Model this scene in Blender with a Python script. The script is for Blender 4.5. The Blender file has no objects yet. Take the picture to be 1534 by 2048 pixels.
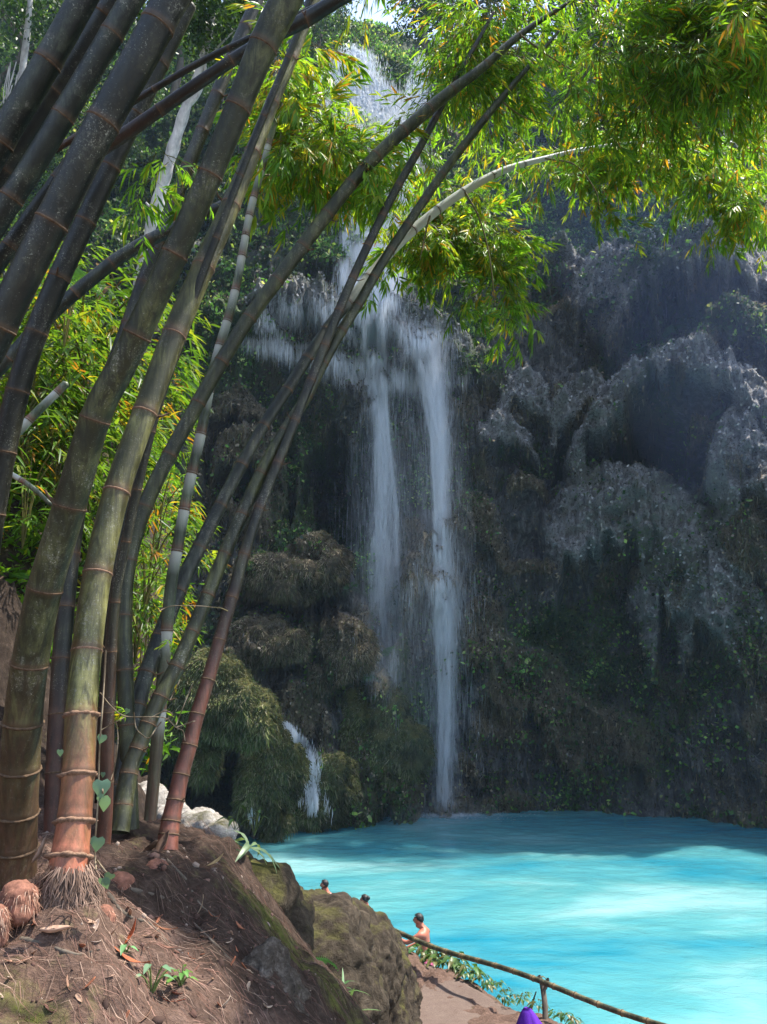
import bpy, math, random
import numpy as np
from mathutils import Vector, Matrix, noise as mnoise

SC = bpy.context.scene
COL = SC.collection
rng = np.random.default_rng(7)
random.seed(7)
R_ = math.radians

# ------------------------------------------------------------------ camera, light, exposure
CAM_H = 4.8
PITCH = R_(13.7)
F = 1547.0
cam_d = bpy.data.cameras.new('camera')
cam = bpy.data.objects.new('camera', cam_d)
COL.objects.link(cam)
cam.location = (0, 0, CAM_H)
cam.rotation_euler = (math.pi / 2 + PITCH, 0, 0)
cam_d.sensor_fit = 'VERTICAL'
cam_d.angle = 2 * math.atan(1024 / F)
cam_d.clip_start = 0.05
cam_d.clip_end = 500
SC.camera = cam

SUN_DIR = Vector((0.43, 0.115, 0.87)).normalized()     # towards the sun
world = bpy.data.worlds.new('World')
SC.world = world
world.use_nodes = True
wn = world.node_tree
sky = wn.nodes.new('ShaderNodeTexSky')
sky.sky_type = 'NISHITA'
sky.sun_disc = False
sky.sun_elevation = math.asin(SUN_DIR.z)
sky.sun_rotation = math.atan2(SUN_DIR.x, SUN_DIR.y)
soft = wn.nodes.new('ShaderNodeHueSaturation')          # thin bright cloud: a paler sky than clear air gives
soft.inputs['Saturation'].default_value = 0.85
wn.links.new(sky.outputs[0], soft.inputs['Color'])
wn.links.new(soft.outputs[0], wn.nodes['Background'].inputs[0])
wn.nodes['Background'].inputs[1].default_value = 0.15

sun_d = bpy.data.lights.new('sun', 'SUN')
sun_d.energy = 3.5
sun_d.angle = R_(0.53)
sun_d.color = (1.0, 0.94, 0.84)
sun = bpy.data.objects.new('sun', sun_d)
COL.objects.link(sun)
sun.location = (20, 10, 60)
sun.rotation_euler = SUN_DIR.to_track_quat('Z', 'Y').to_euler()

SC.view_settings.view_transform = 'Standard'
SC.view_settings.look = 'None'
SC.view_settings.exposure = 1.75
SC.view_settings.gamma = 1.0
SC.view_settings.use_curve_mapping = False
SC.render.engine = 'CYCLES'
SC.cycles.use_denoising = True
SC.cycles.max_bounces = 6
SC.cycles.diffuse_bounces = 3
SC.cycles.transparent_max_bounces = 12
SC.cycles.volume_bounces = 1
SC.cycles.sample_clamp_indirect = 4.0

# ------------------------------------------------------------------ helpers
CAMP = np.array([0, 0, CAM_H])
RT = np.array([1.0, 0, 0])
UPV = np.array([0, -math.sin(PITCH), math.cos(PITCH)])
FW = np.array([0, math.cos(PITCH), math.sin(PITCH)])


def ray(px, py):
    px = np.asarray(px, float); py = np.asarray(py, float)
    return (FW + ((px - 767) / F)[..., None] * RT + ((1024 - py) / F)[..., None] * UPV)


def at(px, py, t):
    """point seen at full-size pixel (px, py) at t metres along the view axis"""
    return CAMP + ray(px, py) * np.asarray(t, float)[..., None]


def on_z(px, py, z):
    d = ray(px, py)
    return CAMP + d * ((z - CAM_H) / d[..., 2])[..., None]


def pix(P):
    v = np.asarray(P, float) - CAMP
    t = v @ FW
    return 767 + F * (v @ RT) / t, 1024 - F * (v @ UPV) / t, t


def _h(ix, iy, iz, seed):
    n = (ix * 374761393 + iy * 668265263 + iz * 2147483647 + seed * 974711) & 0xFFFFFFFF
    n = ((n ^ (n >> 13)) * 1274126177) & 0xFFFFFFFF
    n = ((n ^ (n >> 16)) * 2246822519) & 0xFFFFFFFF
    return ((n ^ (n >> 15)) & 0xFFFFFF) / float(0xFFFFFF)


def vn(x, y, z=0.0, seed=0):
    x, y, z = np.broadcast_arrays(np.asarray(x, float), np.asarray(y, float), np.asarray(z, float))
    fx, fy, fz = np.floor(x), np.floor(y), np.floor(z)
    ix, iy, iz = fx.astype(np.int64), fy.astype(np.int64), fz.astype(np.int64)
    u, v, w = x - fx, y - fy, z - fz
    u = u * u * (3 - 2 * u); v = v * v * (3 - 2 * v); w = w * w * (3 - 2 * w)
    r = 0
    for a in (0, 1):
        for b in (0, 1):
            for c in (0, 1):
                r = r + (u if a else 1 - u) * (v if b else 1 - v) * (w if c else 1 - w) * _h(ix + a, iy + b, iz + c, seed)
    return r * 2 - 1


def fbm(x, y, z=0.0, seed=0, octs=4, gain=0.5):
    r, a, s = 0, 1.0, 1.0
    for o in range(octs):
        r = r + a * vn(np.asarray(x) * s, np.asarray(y) * s, np.asarray(z) * s, seed + o * 17)
        a *= gain; s *= 2.03
    return r


WORLD = {}


def wloc(o):
    return WORLD.get(o.name, np.zeros(3)) if o is not None else np.zeros(3)


def mesh(name, verts, faces, mats=None, attrs=None, smooth=False, cols=None):
    """faces: list of arrays (n,3)/(n,4) or list of index lists"""
    me = bpy.data.meshes.new(name)
    verts = np.asarray(verts, float)
    if isinstance(faces, np.ndarray):
        faces = [faces]
    idx = [np.asarray(f, np.int32).ravel() for f in faces]
    cnt = [np.full(len(f), np.asarray(f).shape[1], np.int32) if isinstance(f, np.ndarray) else np.array([len(f)], np.int32) for f in faces]
    idx = np.concatenate(idx); cnt = np.concatenate(cnt)
    me.vertices.add(len(verts)); me.loops.add(len(idx)); me.polygons.add(len(cnt))
    me.vertices.foreach_set('co', verts.ravel())
    me.loops.foreach_set('vertex_index', idx)
    st = np.zeros(len(cnt), np.int32); st[1:] = np.cumsum(cnt)[:-1]
    me.polygons.foreach_set('loop_start', st)
    me.polygons.foreach_set('loop_total', cnt)
    if smooth:
        me.polygons.foreach_set('use_smooth', np.ones(len(cnt), bool))
    me.update(calc_edges=True)
    for k, v in (attrs or {}).items():
        a = me.attributes.new(k, 'FLOAT', 'POINT'); a.data.foreach_set('value', np.asarray(v, np.float32).ravel())
    if cols is not None:
        a = me.attributes.new('col', 'FLOAT_COLOR', 'POINT')
        c = np.ones((len(verts), 4), np.float32); c[:, :3] = cols
        a.data.foreach_set('color', c.ravel())
    if mats is not None:
        me.materials.append(mats)
    return me


def link(name, me, parent=None, loc=None):
    o = bpy.data.objects.new(name, me)
    COL.objects.link(o)
    if parent is not None:
        o.parent = parent
    if loc is not None:
        o.location = loc
    return o


def obj(name, verts, faces, mat, parent=None, **kw):
    """verts in world space; linked as one mesh object (child verts go relative to the parent's base)"""
    v = np.asarray(verts, float)
    if parent is not None:
        base = wloc(parent)
        o = link(name, mesh(name, v - base, faces, mat, **kw), parent)
        WORLD[o.name] = base
    else:
        c = v.mean(0); c[2] = v[:, 2].min()
        o = link(name, mesh(name, v - c, faces, mat, **kw), None, c)
        WORLD[o.name] = c
    return o


def tag(o, label=None, cat=None, group=None, kind=None):
    if label: o['label'] = label
    if cat: o['category'] = cat
    if group: o['group'] = group
    if kind: o['kind'] = kind
    return o


def empty(name, loc, label, cat, group=None):
    o = bpy.data.objects.new(name, None)
    COL.objects.link(o)
    o.location = loc; o.empty_display_size = 0.1
    WORLD[o.name] = np.asarray(loc, float)
    return tag(o, label, cat, group)


def place(name, me, pos, parent=None, rot=(0, 0, 0), scale=1.0):
    o = link(name, me, parent, np.asarray(pos, float) - wloc(parent))
    o.rotation_euler = rot
    o.scale = (scale,) * 3 if np.isscalar(scale) else scale
    return o


# ------------------------------------------------------------------ materials
def new_mat(name):
    m = bpy.data.materials.new(name); m.use_nodes = True
    nt = m.node_tree
    return m, nt, nt.nodes['Principled BSDF'], nt.nodes['Material Output']


def node(nt, typ, **kw):
    n = nt.nodes.new(typ)
    for k, v in kw.items():
        if k.startswith('i_'):
            n.inputs[int(k[2:]) if k[2:].isdigit() else k[2:].replace('_', ' ')].default_value = v
        else:
            setattr(n, k, v)
    return n


def lk(nt, a, b):
    nt.links.new(a, b)


def attr(nt, name):
    return node(nt, 'ShaderNodeAttribute', attribute_name=name)


def coords(nt, scale=(1, 1, 1), src='Object'):
    tc = node(nt, 'ShaderNodeTexCoord')
    mp = node(nt, 'ShaderNodeMapping')
    mp.inputs['Scale'].default_value = scale
    lk(nt, tc.outputs[src], mp.inputs['Vector'])
    return mp.outputs[0]


def noise(nt, vec, scale, detail=4, rough=0.6, dist=0.0):
    n = node(nt, 'ShaderNodeTexNoise')
    n.inputs['Scale'].default_value = scale; n.inputs['Detail'].default_value = detail
    n.inputs['Roughness'].default_value = rough; n.inputs['Distortion'].default_value = dist
    if vec is not None: lk(nt, vec, n.inputs['Vector'])
    return n.outputs[0]


def ramp(nt, fac, stops):
    r = node(nt, 'ShaderNodeValToRGB')
    el = r.color_ramp.elements
    while len(el) < len(stops): el.new(0.5)
    for e, (p, c) in zip(el, stops):
        e.position = p; e.color = (*c, 1) if not np.isscalar(c) else (c, c, c, 1)
    lk(nt, fac, r.inputs[0])
    return r.outputs[0]


def mix(nt, fac, a, b, blend='MIX'):
    m = node(nt, 'ShaderNodeMix', data_type='RGBA', blend_type=blend)
    for s, v in ((m.inputs[0], fac), (m.inputs[6], a), (m.inputs[7], b)):
        if hasattr(v, 'is_linked'): lk(nt, v, s)
        elif np.isscalar(v): s.default_value = v if s.type == 'VALUE' else (v, v, v, 1)
        else: s.default_value = (*v, 1)
    return m.outputs[2]


def math_(nt, op, a, b=None, clamp=False):
    m = node(nt, 'ShaderNodeMath', operation=op, use_clamp=clamp)
    for s, v in zip(m.inputs, (a, b)):
        if v is None: continue
        if hasattr(v, 'is_linked'): lk(nt, v, s)
        else: s.default_value = v
    return m.outputs[0]


def bump(nt, h, strength, dist, bsdf):
    b = node(nt, 'ShaderNodeBump')
    b.inputs['Strength'].default_value = strength; b.inputs['Distance'].default_value = dist
    lk(nt, h, b.inputs['Height']); lk(nt, b.outputs[0], bsdf.inputs['Normal'])
    return b


def leaf_mat(name, trans=0.45, rough=0.45, gain=1.0):
    """leaf with its own colour per vertex, lit through from behind"""
    m, nt, bs, out = new_mat(name)
    a = attr(nt, 'col')
    inf = node(nt, 'ShaderNodeObjectInfo')
    hs = node(nt, 'ShaderNodeHueSaturation')
    lk(nt, a.outputs[0], hs.inputs['Color'])
    v = math_(nt, 'MULTIPLY_ADD', inf.outputs['Random'], 0.5); nt.nodes[-1].inputs[2].default_value = 0.75 * gain
    lk(nt, v, hs.inputs['Value'])
    lk(nt, hs.outputs[0], bs.inputs['Base Color'])
    bs.inputs['Roughness'].default_value = rough
    bs.inputs['Specular IOR Level'].default_value = 0.35
    tr = node(nt, 'ShaderNodeBsdfTranslucent')
    tc = mix(nt, 1.0, hs.outputs[0], (1.5, 1.45, 0.7), 'MULTIPLY')
    lk(nt, tc, tr.inputs[0])
    ms = node(nt, 'ShaderNodeMixShader'); ms.inputs[0].default_value = trans
    lk(nt, bs.outputs[0], ms.inputs[1]); lk(nt, tr.outputs[0], ms.inputs[2]); lk(nt, ms.outputs[0], out.inputs[0])
    return m


def col_mat(name, rough=0.9, spec=0.2, trans=0.0):
    m, nt, bs, out = new_mat(name)
    a = attr(nt, 'col')
    lk(nt, a.outputs[0], bs.inputs['Base Color'])
    bs.inputs['Roughness'].default_value = rough; bs.inputs['Specular IOR Level'].default_value = spec
    if trans:
        tr = node(nt, 'ShaderNodeBsdfTranslucent'); lk(nt, a.outputs[0], tr.inputs[0])
        ms = node(nt, 'ShaderNodeMixShader'); ms.inputs[0].default_value = trans
        lk(nt, bs.outputs[0], ms.inputs[1]); lk(nt, tr.outputs[0], ms.inputs[2]); lk(nt, ms.outputs[0], out.inputs[0])
    return m


M_LEAF = leaf_mat('bamboo_leaf', 0.55, 0.4)
M_TREE = leaf_mat('tree_leaf', 0.4, 0.5)
M_PLANT = leaf_mat('plant_leaf', 0.3, 0.4)
M_STRAND = col_mat('hanging_moss', 0.95, 0.1, 0.15)
M_LITTER = col_mat('litter', 0.9, 0.15)


def make_cliff_mat():
    m, nt, bs, out = new_mat('cliff_rock')
    v = coords(nt)
    vs = coords(nt, (1.6, 1.6, 0.28))
    big = noise(nt, v, 0.45, 5, 0.6)
    streak = noise(nt, vs, 2.2, 8, 0.7, 0.4)
    fine = noise(nt, v, 7.0, 8, 0.75)
    rock = ramp(nt, streak, [(0.30, (0.025, 0.026, 0.03)), (0.5, (0.115, 0.108, 0.102)), (0.70, (0.33, 0.31, 0.29))])
    brown = ramp(nt, fine, [(0.3, (0.045, 0.034, 0.019)), (0.52, (0.20, 0.155, 0.095)), (0.72, (0.38, 0.31, 0.21))])
    green = ramp(nt, fine, [(0.3, (0.016, 0.03, 0.01)), (0.52, (0.07, 0.11, 0.03)), (0.72, (0.19, 0.22, 0.07))])
    pale = ramp(nt, fine, [(0.32, (0.10, 0.096, 0.092)), (0.5, (0.38, 0.36, 0.345)), (0.68, (0.62, 0.60, 0.58))])

    def cover(name, lo=0.35, hi=0.65):
        s = math_(nt, 'ADD', attr(nt, name).outputs['Fac'], math_(nt, 'MULTIPLY', math_(nt, 'SUBTRACT', fine, 0.5), 1.3))
        s = math_(nt, 'ADD', s, math_(nt, 'MULTIPLY', math_(nt, 'SUBTRACT', big, 0.5), 0.8))
        mr = node(nt, 'ShaderNodeMapRange'); mr.inputs[1].default_value = lo; mr.inputs[2].default_value = hi
        lk(nt, s, mr.inputs[0])
        return mr.outputs[0]
    c = mix(nt, cover('brown'), rock, brown)
    c = mix(nt, cover('pale'), c, pale)
    c = mix(nt, cover('green'), c, green)
    lk(nt, c, bs.inputs['Base Color'])
    bs.inputs['Roughness'].default_value = 0.85
    bs.inputs['Specular IOR Level'].default_value = 0.3
    h = math_(nt, 'ADD', math_(nt, 'MULTIPLY', streak, 1.0), math_(nt, 'MULTIPLY', fine, 0.7))
    bump(nt, h, 1.0, 0.5, bs)
    return m


M_CLIFF = make_cliff_mat()


def make_ground_mat():
    m, nt, bs, out = new_mat('forest_earth')
    v = coords(nt)
    n1 = noise(nt, v, 1.7, 6, 0.65)
    n2 = noise(nt, v, 16.0, 8, 0.75)
    n3 = noise(nt, coords(nt, (14, 60, 40)), 2.0, 4, 0.7, 0.6)
    earth = ramp(nt, n2, [(0.25, (0.028, 0.018, 0.014)), (0.5, (0.105, 0.066, 0.052)), (0.75, (0.28, 0.185, 0.15))])
    earth = mix(nt, 0.45, earth, ramp(nt, n3, [(0.35, (0.04, 0.024, 0.017)), (0.65, (0.20, 0.125, 0.09))]))
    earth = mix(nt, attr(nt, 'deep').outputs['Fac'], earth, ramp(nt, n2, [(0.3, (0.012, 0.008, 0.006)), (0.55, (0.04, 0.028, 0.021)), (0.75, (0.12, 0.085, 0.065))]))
    moss = ramp(nt, n2, [(0.3, (0.03, 0.035, 0.008)), (0.6, (0.10, 0.105, 0.025)), (0.8, (0.17, 0.16, 0.05))])
    g = math_(nt, 'ADD', attr(nt, 'moss').outputs['Fac'], math_(nt, 'MULTIPLY', math_(nt, 'SUBTRACT', n1, 0.5), 1.6))
    g = math_(nt, 'ADD', g, math_(nt, 'MULTIPLY', math_(nt, 'SUBTRACT', n2, 0.5), 0.8))
    mr = node(nt, 'ShaderNodeMapRange'); mr.inputs[1].default_value = 0.42; mr.inputs[2].default_value = 0.72
    lk(nt, g, mr.inputs[0])
    lk(nt, mix(nt, mr.outputs[0], earth, moss), bs.inputs['Base Color'])
    bs.inputs['Roughness'].default_value = 0.95; bs.inputs['Specular IOR Level'].default_value = 0.15
    bump(nt, math_(nt, 'ADD', n2, math_(nt, 'MULTIPLY', n3, 0.5)), 0.8, 0.03, bs)
    return m


M_GROUND = make_ground_mat()


def make_rock_mat(name, dark, mid, light, moss=0.5, sc=1.0):
    m, nt, bs, out = new_mat(name)
    v = coords(nt)
    n1 = noise(nt, v, 1.3 * sc, 6, 0.65); n2 = noise(nt, v, 9 * sc, 9, 0.75, 0.3); n3 = noise(nt, v, 45 * sc, 5, 0.7)
    rock = ramp(nt, n2, [(0.3, dark), (0.5, mid), (0.72, light)])
    mo = ramp(nt, n3, [(0.3, (0.035, 0.032, 0.01)), (0.6, (0.095, 0.09, 0.024)), (0.8, (0.16, 0.14, 0.05))])
    geo = node(nt, 'ShaderNodeNewGeometry'); sep = node(nt, 'ShaderNodeSeparateXYZ'); lk(nt, geo.outputs['Normal'], sep.inputs[0])
    g = math_(nt, 'ADD', math_(nt, 'MULTIPLY', sep.outputs[2], 0.35), math_(nt, 'MULTIPLY', n1, 1.5))
    mr = node(nt, 'ShaderNodeMapRange'); mr.inputs[1].default_value = 1.35 - moss; mr.inputs[2].default_value = 1.6 - moss
    lk(nt, g, mr.inputs[0])
    lk(nt, mix(nt, mr.outputs[0], rock, mo), bs.inputs['Base Color'])
    bs.inputs['Roughness'].default_value = 0.9; bs.inputs['Specular IOR Level'].default_value = 0.2
    bump(nt, math_(nt, 'ADD', n2, math_(nt, 'MULTIPLY', n3, 0.5)), 0.9, 0.05, bs)
    return m


M_BOULDER = make_rock_mat('mossy_boulder', (0.014, 0.011, 0.008), (0.045, 0.034, 0.023), (0.115, 0.09, 0.066), 0.42)
M_GREYROCK = make_rock_mat('grey_rock', (0.035, 0.028, 0.022), (0.11, 0.088, 0.07), (0.30, 0.26, 0.22), 0.3, 2.5)
M_PALEROCK = make_rock_mat('pale_rock', (0.16, 0.14, 0.12), (0.42, 0.38, 0.34), (0.66, 0.62, 0.57), 0.3, 1.5)


def make_bamboo_mat(name, dark, mid, light, lichen=0.5, red=(0.20, 0.075, 0.045), wax_sun=0.0):
    m, nt, bs, out = new_mat(name)
    v = coords(nt)
    vl = coords(nt, (1, 1, 0.16))
    n1 = noise(nt, v, 5.0, 5, 0.6)
    n2 = noise(nt, vl, 42.0, 5, 0.7)
    n3 = noise(nt, v, 60.0, 6, 0.7, 0.3)
    n4 = noise(nt, v, 4.0, 3, 0.6)
    dark, mid, light = (tuple(a * b for a, b in zip(k_, (.92, 1.06, .85))) for k_ in (dark, mid, light))
    c = ramp(nt, n1, [(0.36, dark), (0.5, mid), (0.64, light)])
    c = mix(nt, ramp(nt, n2, [(0.35, 0.0), (0.75, 0.75)]), c, tuple(0.45 * x for x in mid))
    li = math_(nt, 'MULTIPLY', ramp(nt, math_(nt, 'ADD', n3, math_(nt, 'MULTIPLY', math_(nt, 'SUBTRACT', n4, 0.5), 0.5)), [(0.56, 0.0), (0.68, 1.0)]), lichen)
    c = mix(nt, li, c, (0.20, 0.19, 0.15))
    sp = noise(nt, v, 150.0, 3, 0.6)
    c = mix(nt, math_(nt, 'MULTIPLY', ramp(nt, math_(nt, 'ADD', sp, math_(nt, 'MULTIPLY', math_(nt, 'SUBTRACT', n4, 0.5), 0.4)), [(0.64, 0.0), (0.70, 1.0)]), 0.8), c, (0.34, 0.33, 0.27))
    n5 = noise(nt, coords(nt, (1, 1, 0.07)), 24.0, 6, 0.75, 0.5)
    c = mix(nt, ramp(nt, n5, [(0.38, 0.0), (0.58, 0.9)]), c, tuple(0.22 * x for x in mid))
    rd = math_(nt, 'MULTIPLY', attr(nt, 'red').outputs['Fac'], ramp(nt, n1, [(0.25, 0.35), (0.6, 1.0)]))
    c = mix(nt, rd, c, ramp(nt, n2, [(0.3, tuple(0.5 * x for x in red)), (0.7, tuple(min(1, 1.7 * x) for x in red))]))
    if wax_sun:
        wx = math_(nt, 'MULTIPLY', attr(nt, 'wax_sun').outputs['Fac'], wax_sun)
        c = mix(nt, wx, c, (0.50, 0.52, 0.46))
    nd = attr(nt, 'scar').outputs['Fac']
    c = mix(nt, math_(nt, 'MULTIPLY', nd, 0.75), c, (0.075, 0.042, 0.022))
    lk(nt, c, bs.inputs['Base Color'])
    lk(nt, ramp(nt, n3, [(0.3, 0.32), (0.65, 0.6)]), bs.inputs['Roughness'])
    bs.inputs['Specular IOR Level'].default_value = 0.4
    bump(nt, math_(nt, 'ADD', n2, n3), 0.25, 0.006, bs)
    return m


M_BAM = make_bamboo_mat('bamboo_olive', (0.024, 0.024, 0.011), (0.068, 0.063, 0.03), (0.145, 0.13, 0.062), 0.55)
M_BAM_GOLD = make_bamboo_mat('bamboo_gold', (0.05, 0.043, 0.017), (0.145, 0.122, 0.05), (0.28, 0.235, 0.105), 0.7, (0.33, 0.105, 0.06))
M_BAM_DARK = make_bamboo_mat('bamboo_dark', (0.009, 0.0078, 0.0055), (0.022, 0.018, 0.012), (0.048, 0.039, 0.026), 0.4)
M_BAM_GREY = make_bamboo_mat('bamboo_lichen', (0.014, 0.014, 0.010), (0.033, 0.032, 0.025), (0.07, 0.068, 0.054), 0.9)
M_BAM_PALE = make_bamboo_mat('bamboo_lichen_sunlit', (0.02, 0.02, 0.015), (0.045, 0.043, 0.034), (0.09, 0.088, 0.07), 0.8, wax_sun=0.9)  # whitening of the upper length is painted sunlight
M_BAM_WAX = make_bamboo_mat('bamboo_waxy', (0.07, 0.08, 0.055), (0.13, 0.14, 0.10), (0.24, 0.25, 0.19), 0.3, (0.24, 0.08, 0.05), 0.75)
M_BAM_RED = make_bamboo_mat('bamboo_red', (0.016, 0.014, 0.010), (0.038, 0.032, 0.022), (0.08, 0.067, 0.045), 0.4, (0.17, 0.055, 0.036))


def simple_mat(name, c, rough=0.7, n_scale=20, var=0.35, spec=0.3, stretch=(1, 1, 1), bmp=0.3):
    m, nt, bs, out = new_mat(name)
    n = noise(nt, coords(nt, stretch), n_scale, 6, 0.7)
    lo = tuple(x * (1 - var) for x in c); hi = tuple(min(1, x * (1 + var)) for x in c)
    lk(nt, ramp(nt, n, [(0.3, lo), (0.7, hi)]), bs.inputs['Base Color'])
    bs.inputs['Roughness'].default_value = rough; bs.inputs['Specular IOR Level'].default_value = spec
    if bmp: bump(nt, n, bmp, 0.01, bs)
    return m


M_RING = simple_mat('node_scar', (0.10, 0.062, 0.036), 0.9, 60, 0.6)
M_RING_LIGHT = simple_mat('node_scar_fibrous', (0.20, 0.12, 0.078), 0.95, 90, 0.6)
M_WOOD = simple_mat('grey_bark', (0.46, 0.43, 0.41), 0.9, 8, 0.5, 0.2, (1, 1, 0.3))
M_BARK = simple_mat('dark_bark', (0.11, 0.09, 0.07), 0.95, 8, 0.5, 0.2, (1, 1, 0.3))
M_TWIG = simple_mat('twig', (0.13, 0.11, 0.05), 0.8, 30, 0.4)
M_VINE = simple_mat('vine', (0.22, 0.17, 0.11), 0.9, 30, 0.4)

# ------------------------------------------------------------------ the cliff: a curved rock wall, radius over (bearing, height)
WL = [(-400, 1700), (250, 1668), (420, 1660), (520, 1652), (620, 1646), (720, 1640), (900, 1624), (1100, 1622), (1300, 1632), (1534, 1652), (1800, 1680)]
wlp = on_z(np.array([p[0] for p in WL]), np.array([p[1] for p in WL]), 0.0)
wl_th = np.arctan2(wlp[:, 0], wlp[:, 1]); wl_r = np.hypot(wlp[:, 0], wlp[:, 1])
wl_th = np.concatenate([[R_(-85), R_(-60)], wl_th, [R_(50), R_(70)]])
wl_r = np.concatenate([[15, 18], wl_r, [26, 20]])


def R_nom(th, z):
    r = np.interp(th, wl_th, wl_r)
    left = np.clip((-th - R_(9)) / R_(14), 0, 1)
    lo = 0.03 * np.clip(z, 0, 21)
    right = np.clip((th - R_(27)) / R_(8), 0, 1)
    hi = np.clip(z - 21, 0, None) * (0.40 + 0.16 * left) + np.clip(z - 13, 0, None) * 0.9 * right
    return r + lo + hi


def pix_to_cliff(px, py):
    d = ray(px, py); th = np.arctan2(d[..., 0], d[..., 1]); tp = d[..., 2] / np.hypot(d[..., 0], d[..., 1])
    r = R_nom(th, np.zeros_like(th))
    for _ in range(30):
        r = 0.5 * r + 0.5 * R_nom(th, CAM_H + r * tp)
    return th, CAM_H + r * tp


# px, py(top), half-width px, height px, bulge m, kind
DOMES = [
    (1350, 726, 230, 100, 3.4, 'pale', 1.7), (1180, 770, 90, 90, 1.6, 'pale'), (1490, 820, 90, 240, 2.8, 'pale'),
    (1235, 928, 165, 200, 3.0, 'pale'), (1370, 1000, 110, 260, 2.6, 'pale'), (1480, 980, 80, 200, 2.2, 'brown'), (1440, 1120, 90, 160, 2.0, 'pale'),
    (1385, 452, 190, 150, 3.0, 'palegreen'), (1230, 500, 90, 130, 2.0, 'pale'), (1110, 500, 90, 80, 1.6, 'pale'), (1480, 620, 110, 100, 1.6, 'green'),
    (1010, 820, 55, 80, 1.5, 'pale'), (1050, 740, 60, 90, 1.2, 'pale'), (1150, 620, 90, 60, 0.9, 'rock'),
    (600, 598, 120, 66, 2.6, 'palegreen'), (475, 645, 100, 46, 2.0, 'green'), (755, 606, 90, 80, 2.8, 'pale'), (870, 645, 95, 84, 2.7, 'pale'), (950, 690, 70, 90, 1.6, 'green'),
    (630, 1072, 68, 95, 2.0, 'brown'), (540, 1108, 62, 80, 1.6, 'brown'), (525, 1228, 76, 90, 1.8, 'brown'), (700, 1235, 62, 110, 1.6, 'brown'),
    (865, 1075, 66, 140, 2.0, 'brown'), (940, 985, 76, 120, 1.4, 'brown'), (470, 770, 70, 70, 1.0, 'brown'), (500, 850, 80, 90, 1.0, 'brown'),
    (425, 1285, 105, 200, 3.0, 'moss'), (480, 1360, 90, 130, 2.6, 'brown'), (340, 1330, 80, 170, 2.4, 'moss'),
    (590, 1360, 80, 110, 1.2, 'brown'), (545, 1436, 58, 250, 3.2, 'moss'), (640, 1470, 80, 250, 2.0, 'moss'), (765, 1330, 72, 360, 2.2, 'moss'), (690, 1510, 60, 200, 2.0, 'moss'),
    (800, 1250, 40, 160, 1.2, 'green'), (960, 1200, 80, 150, 0.9, 'brown'), (1060, 1280, 120, 160, 0.7, 'brown'), (1180, 1400, 120, 120, 0.6, 'brown'),
    (900, 1560, 60, 90, 1.2, 'brown'), (1000, 1580, 90, 60, 0.8, 'brown'), (640, 505, 60, 50, 1.0, 'rock'), (560, 520, 60, 60, 0.8, 'rock'),
    (330, 470, 90, 80, 1.6, 'palegreen'), (230, 470, 80, 90, 1.6, 'green'), (400, 330, 80, 90, 1.0, 'rock'), (180, 1440, 120, 120, 1.5, 'moss'),
    (430, 1590, 50, 90, 1.6, 'rock'), (480, 1600, 40, 80, 1.8, 'pale'), (390, 1600, 40, 80, 1.4, 'rock'),
]
CAVES = [
    (1300, 840, 130, 110, -2.4),    (1230, 830, 140, 110, -2.2), (1330, 600, 180, 130, -1.8), (560, 735, 150, 260, -2.6), (830, 760, 120, 240, -2.0), (420, 1480, 130, 130, -2.4),
    (700, 800, 120, 400, -1.4), (1080, 840, 110, 110, -1.4), (1250, 1130, 220, 300, -1.6), (440, 300, 100, 200, -1.0), (1100, 380, 120, 120, -1.6), (1430, 880, 90, 90, -1.0),
    (1480, 250, 120, 180, -1.6),
]
th_in = np.arange(R_(-31), R_(31), R_(0.115))
th_all = np.concatenate([np.arange(R_(-88), R_(-31), R_(0.8)), th_in, np.arange(R_(31), R_(75), R_(0.8))])
DZ = 0.1
z_all = np.arange(-1.2, 57.0, DZ)
TH, ZZ = np.meshgrid(th_all, z_all)
RR = R_nom(TH, ZZ)
XX0, YY0 = RR * np.sin(TH), RR * np.cos(TH)
arc = TH * 33
wob_u = 0.9 * fbm(arc * 0.55, ZZ * 0.55, 3.3, 11, 4)
wob_v = 0.8 * fbm(arc * 0.5, ZZ * 0.5, 9.1, 23, 4)
bul = np.zeros_like(RR)
A_pale = np.zeros_like(RR); A_green = np.zeros_like(RR); A_brown = np.zeros_like(RR)


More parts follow.
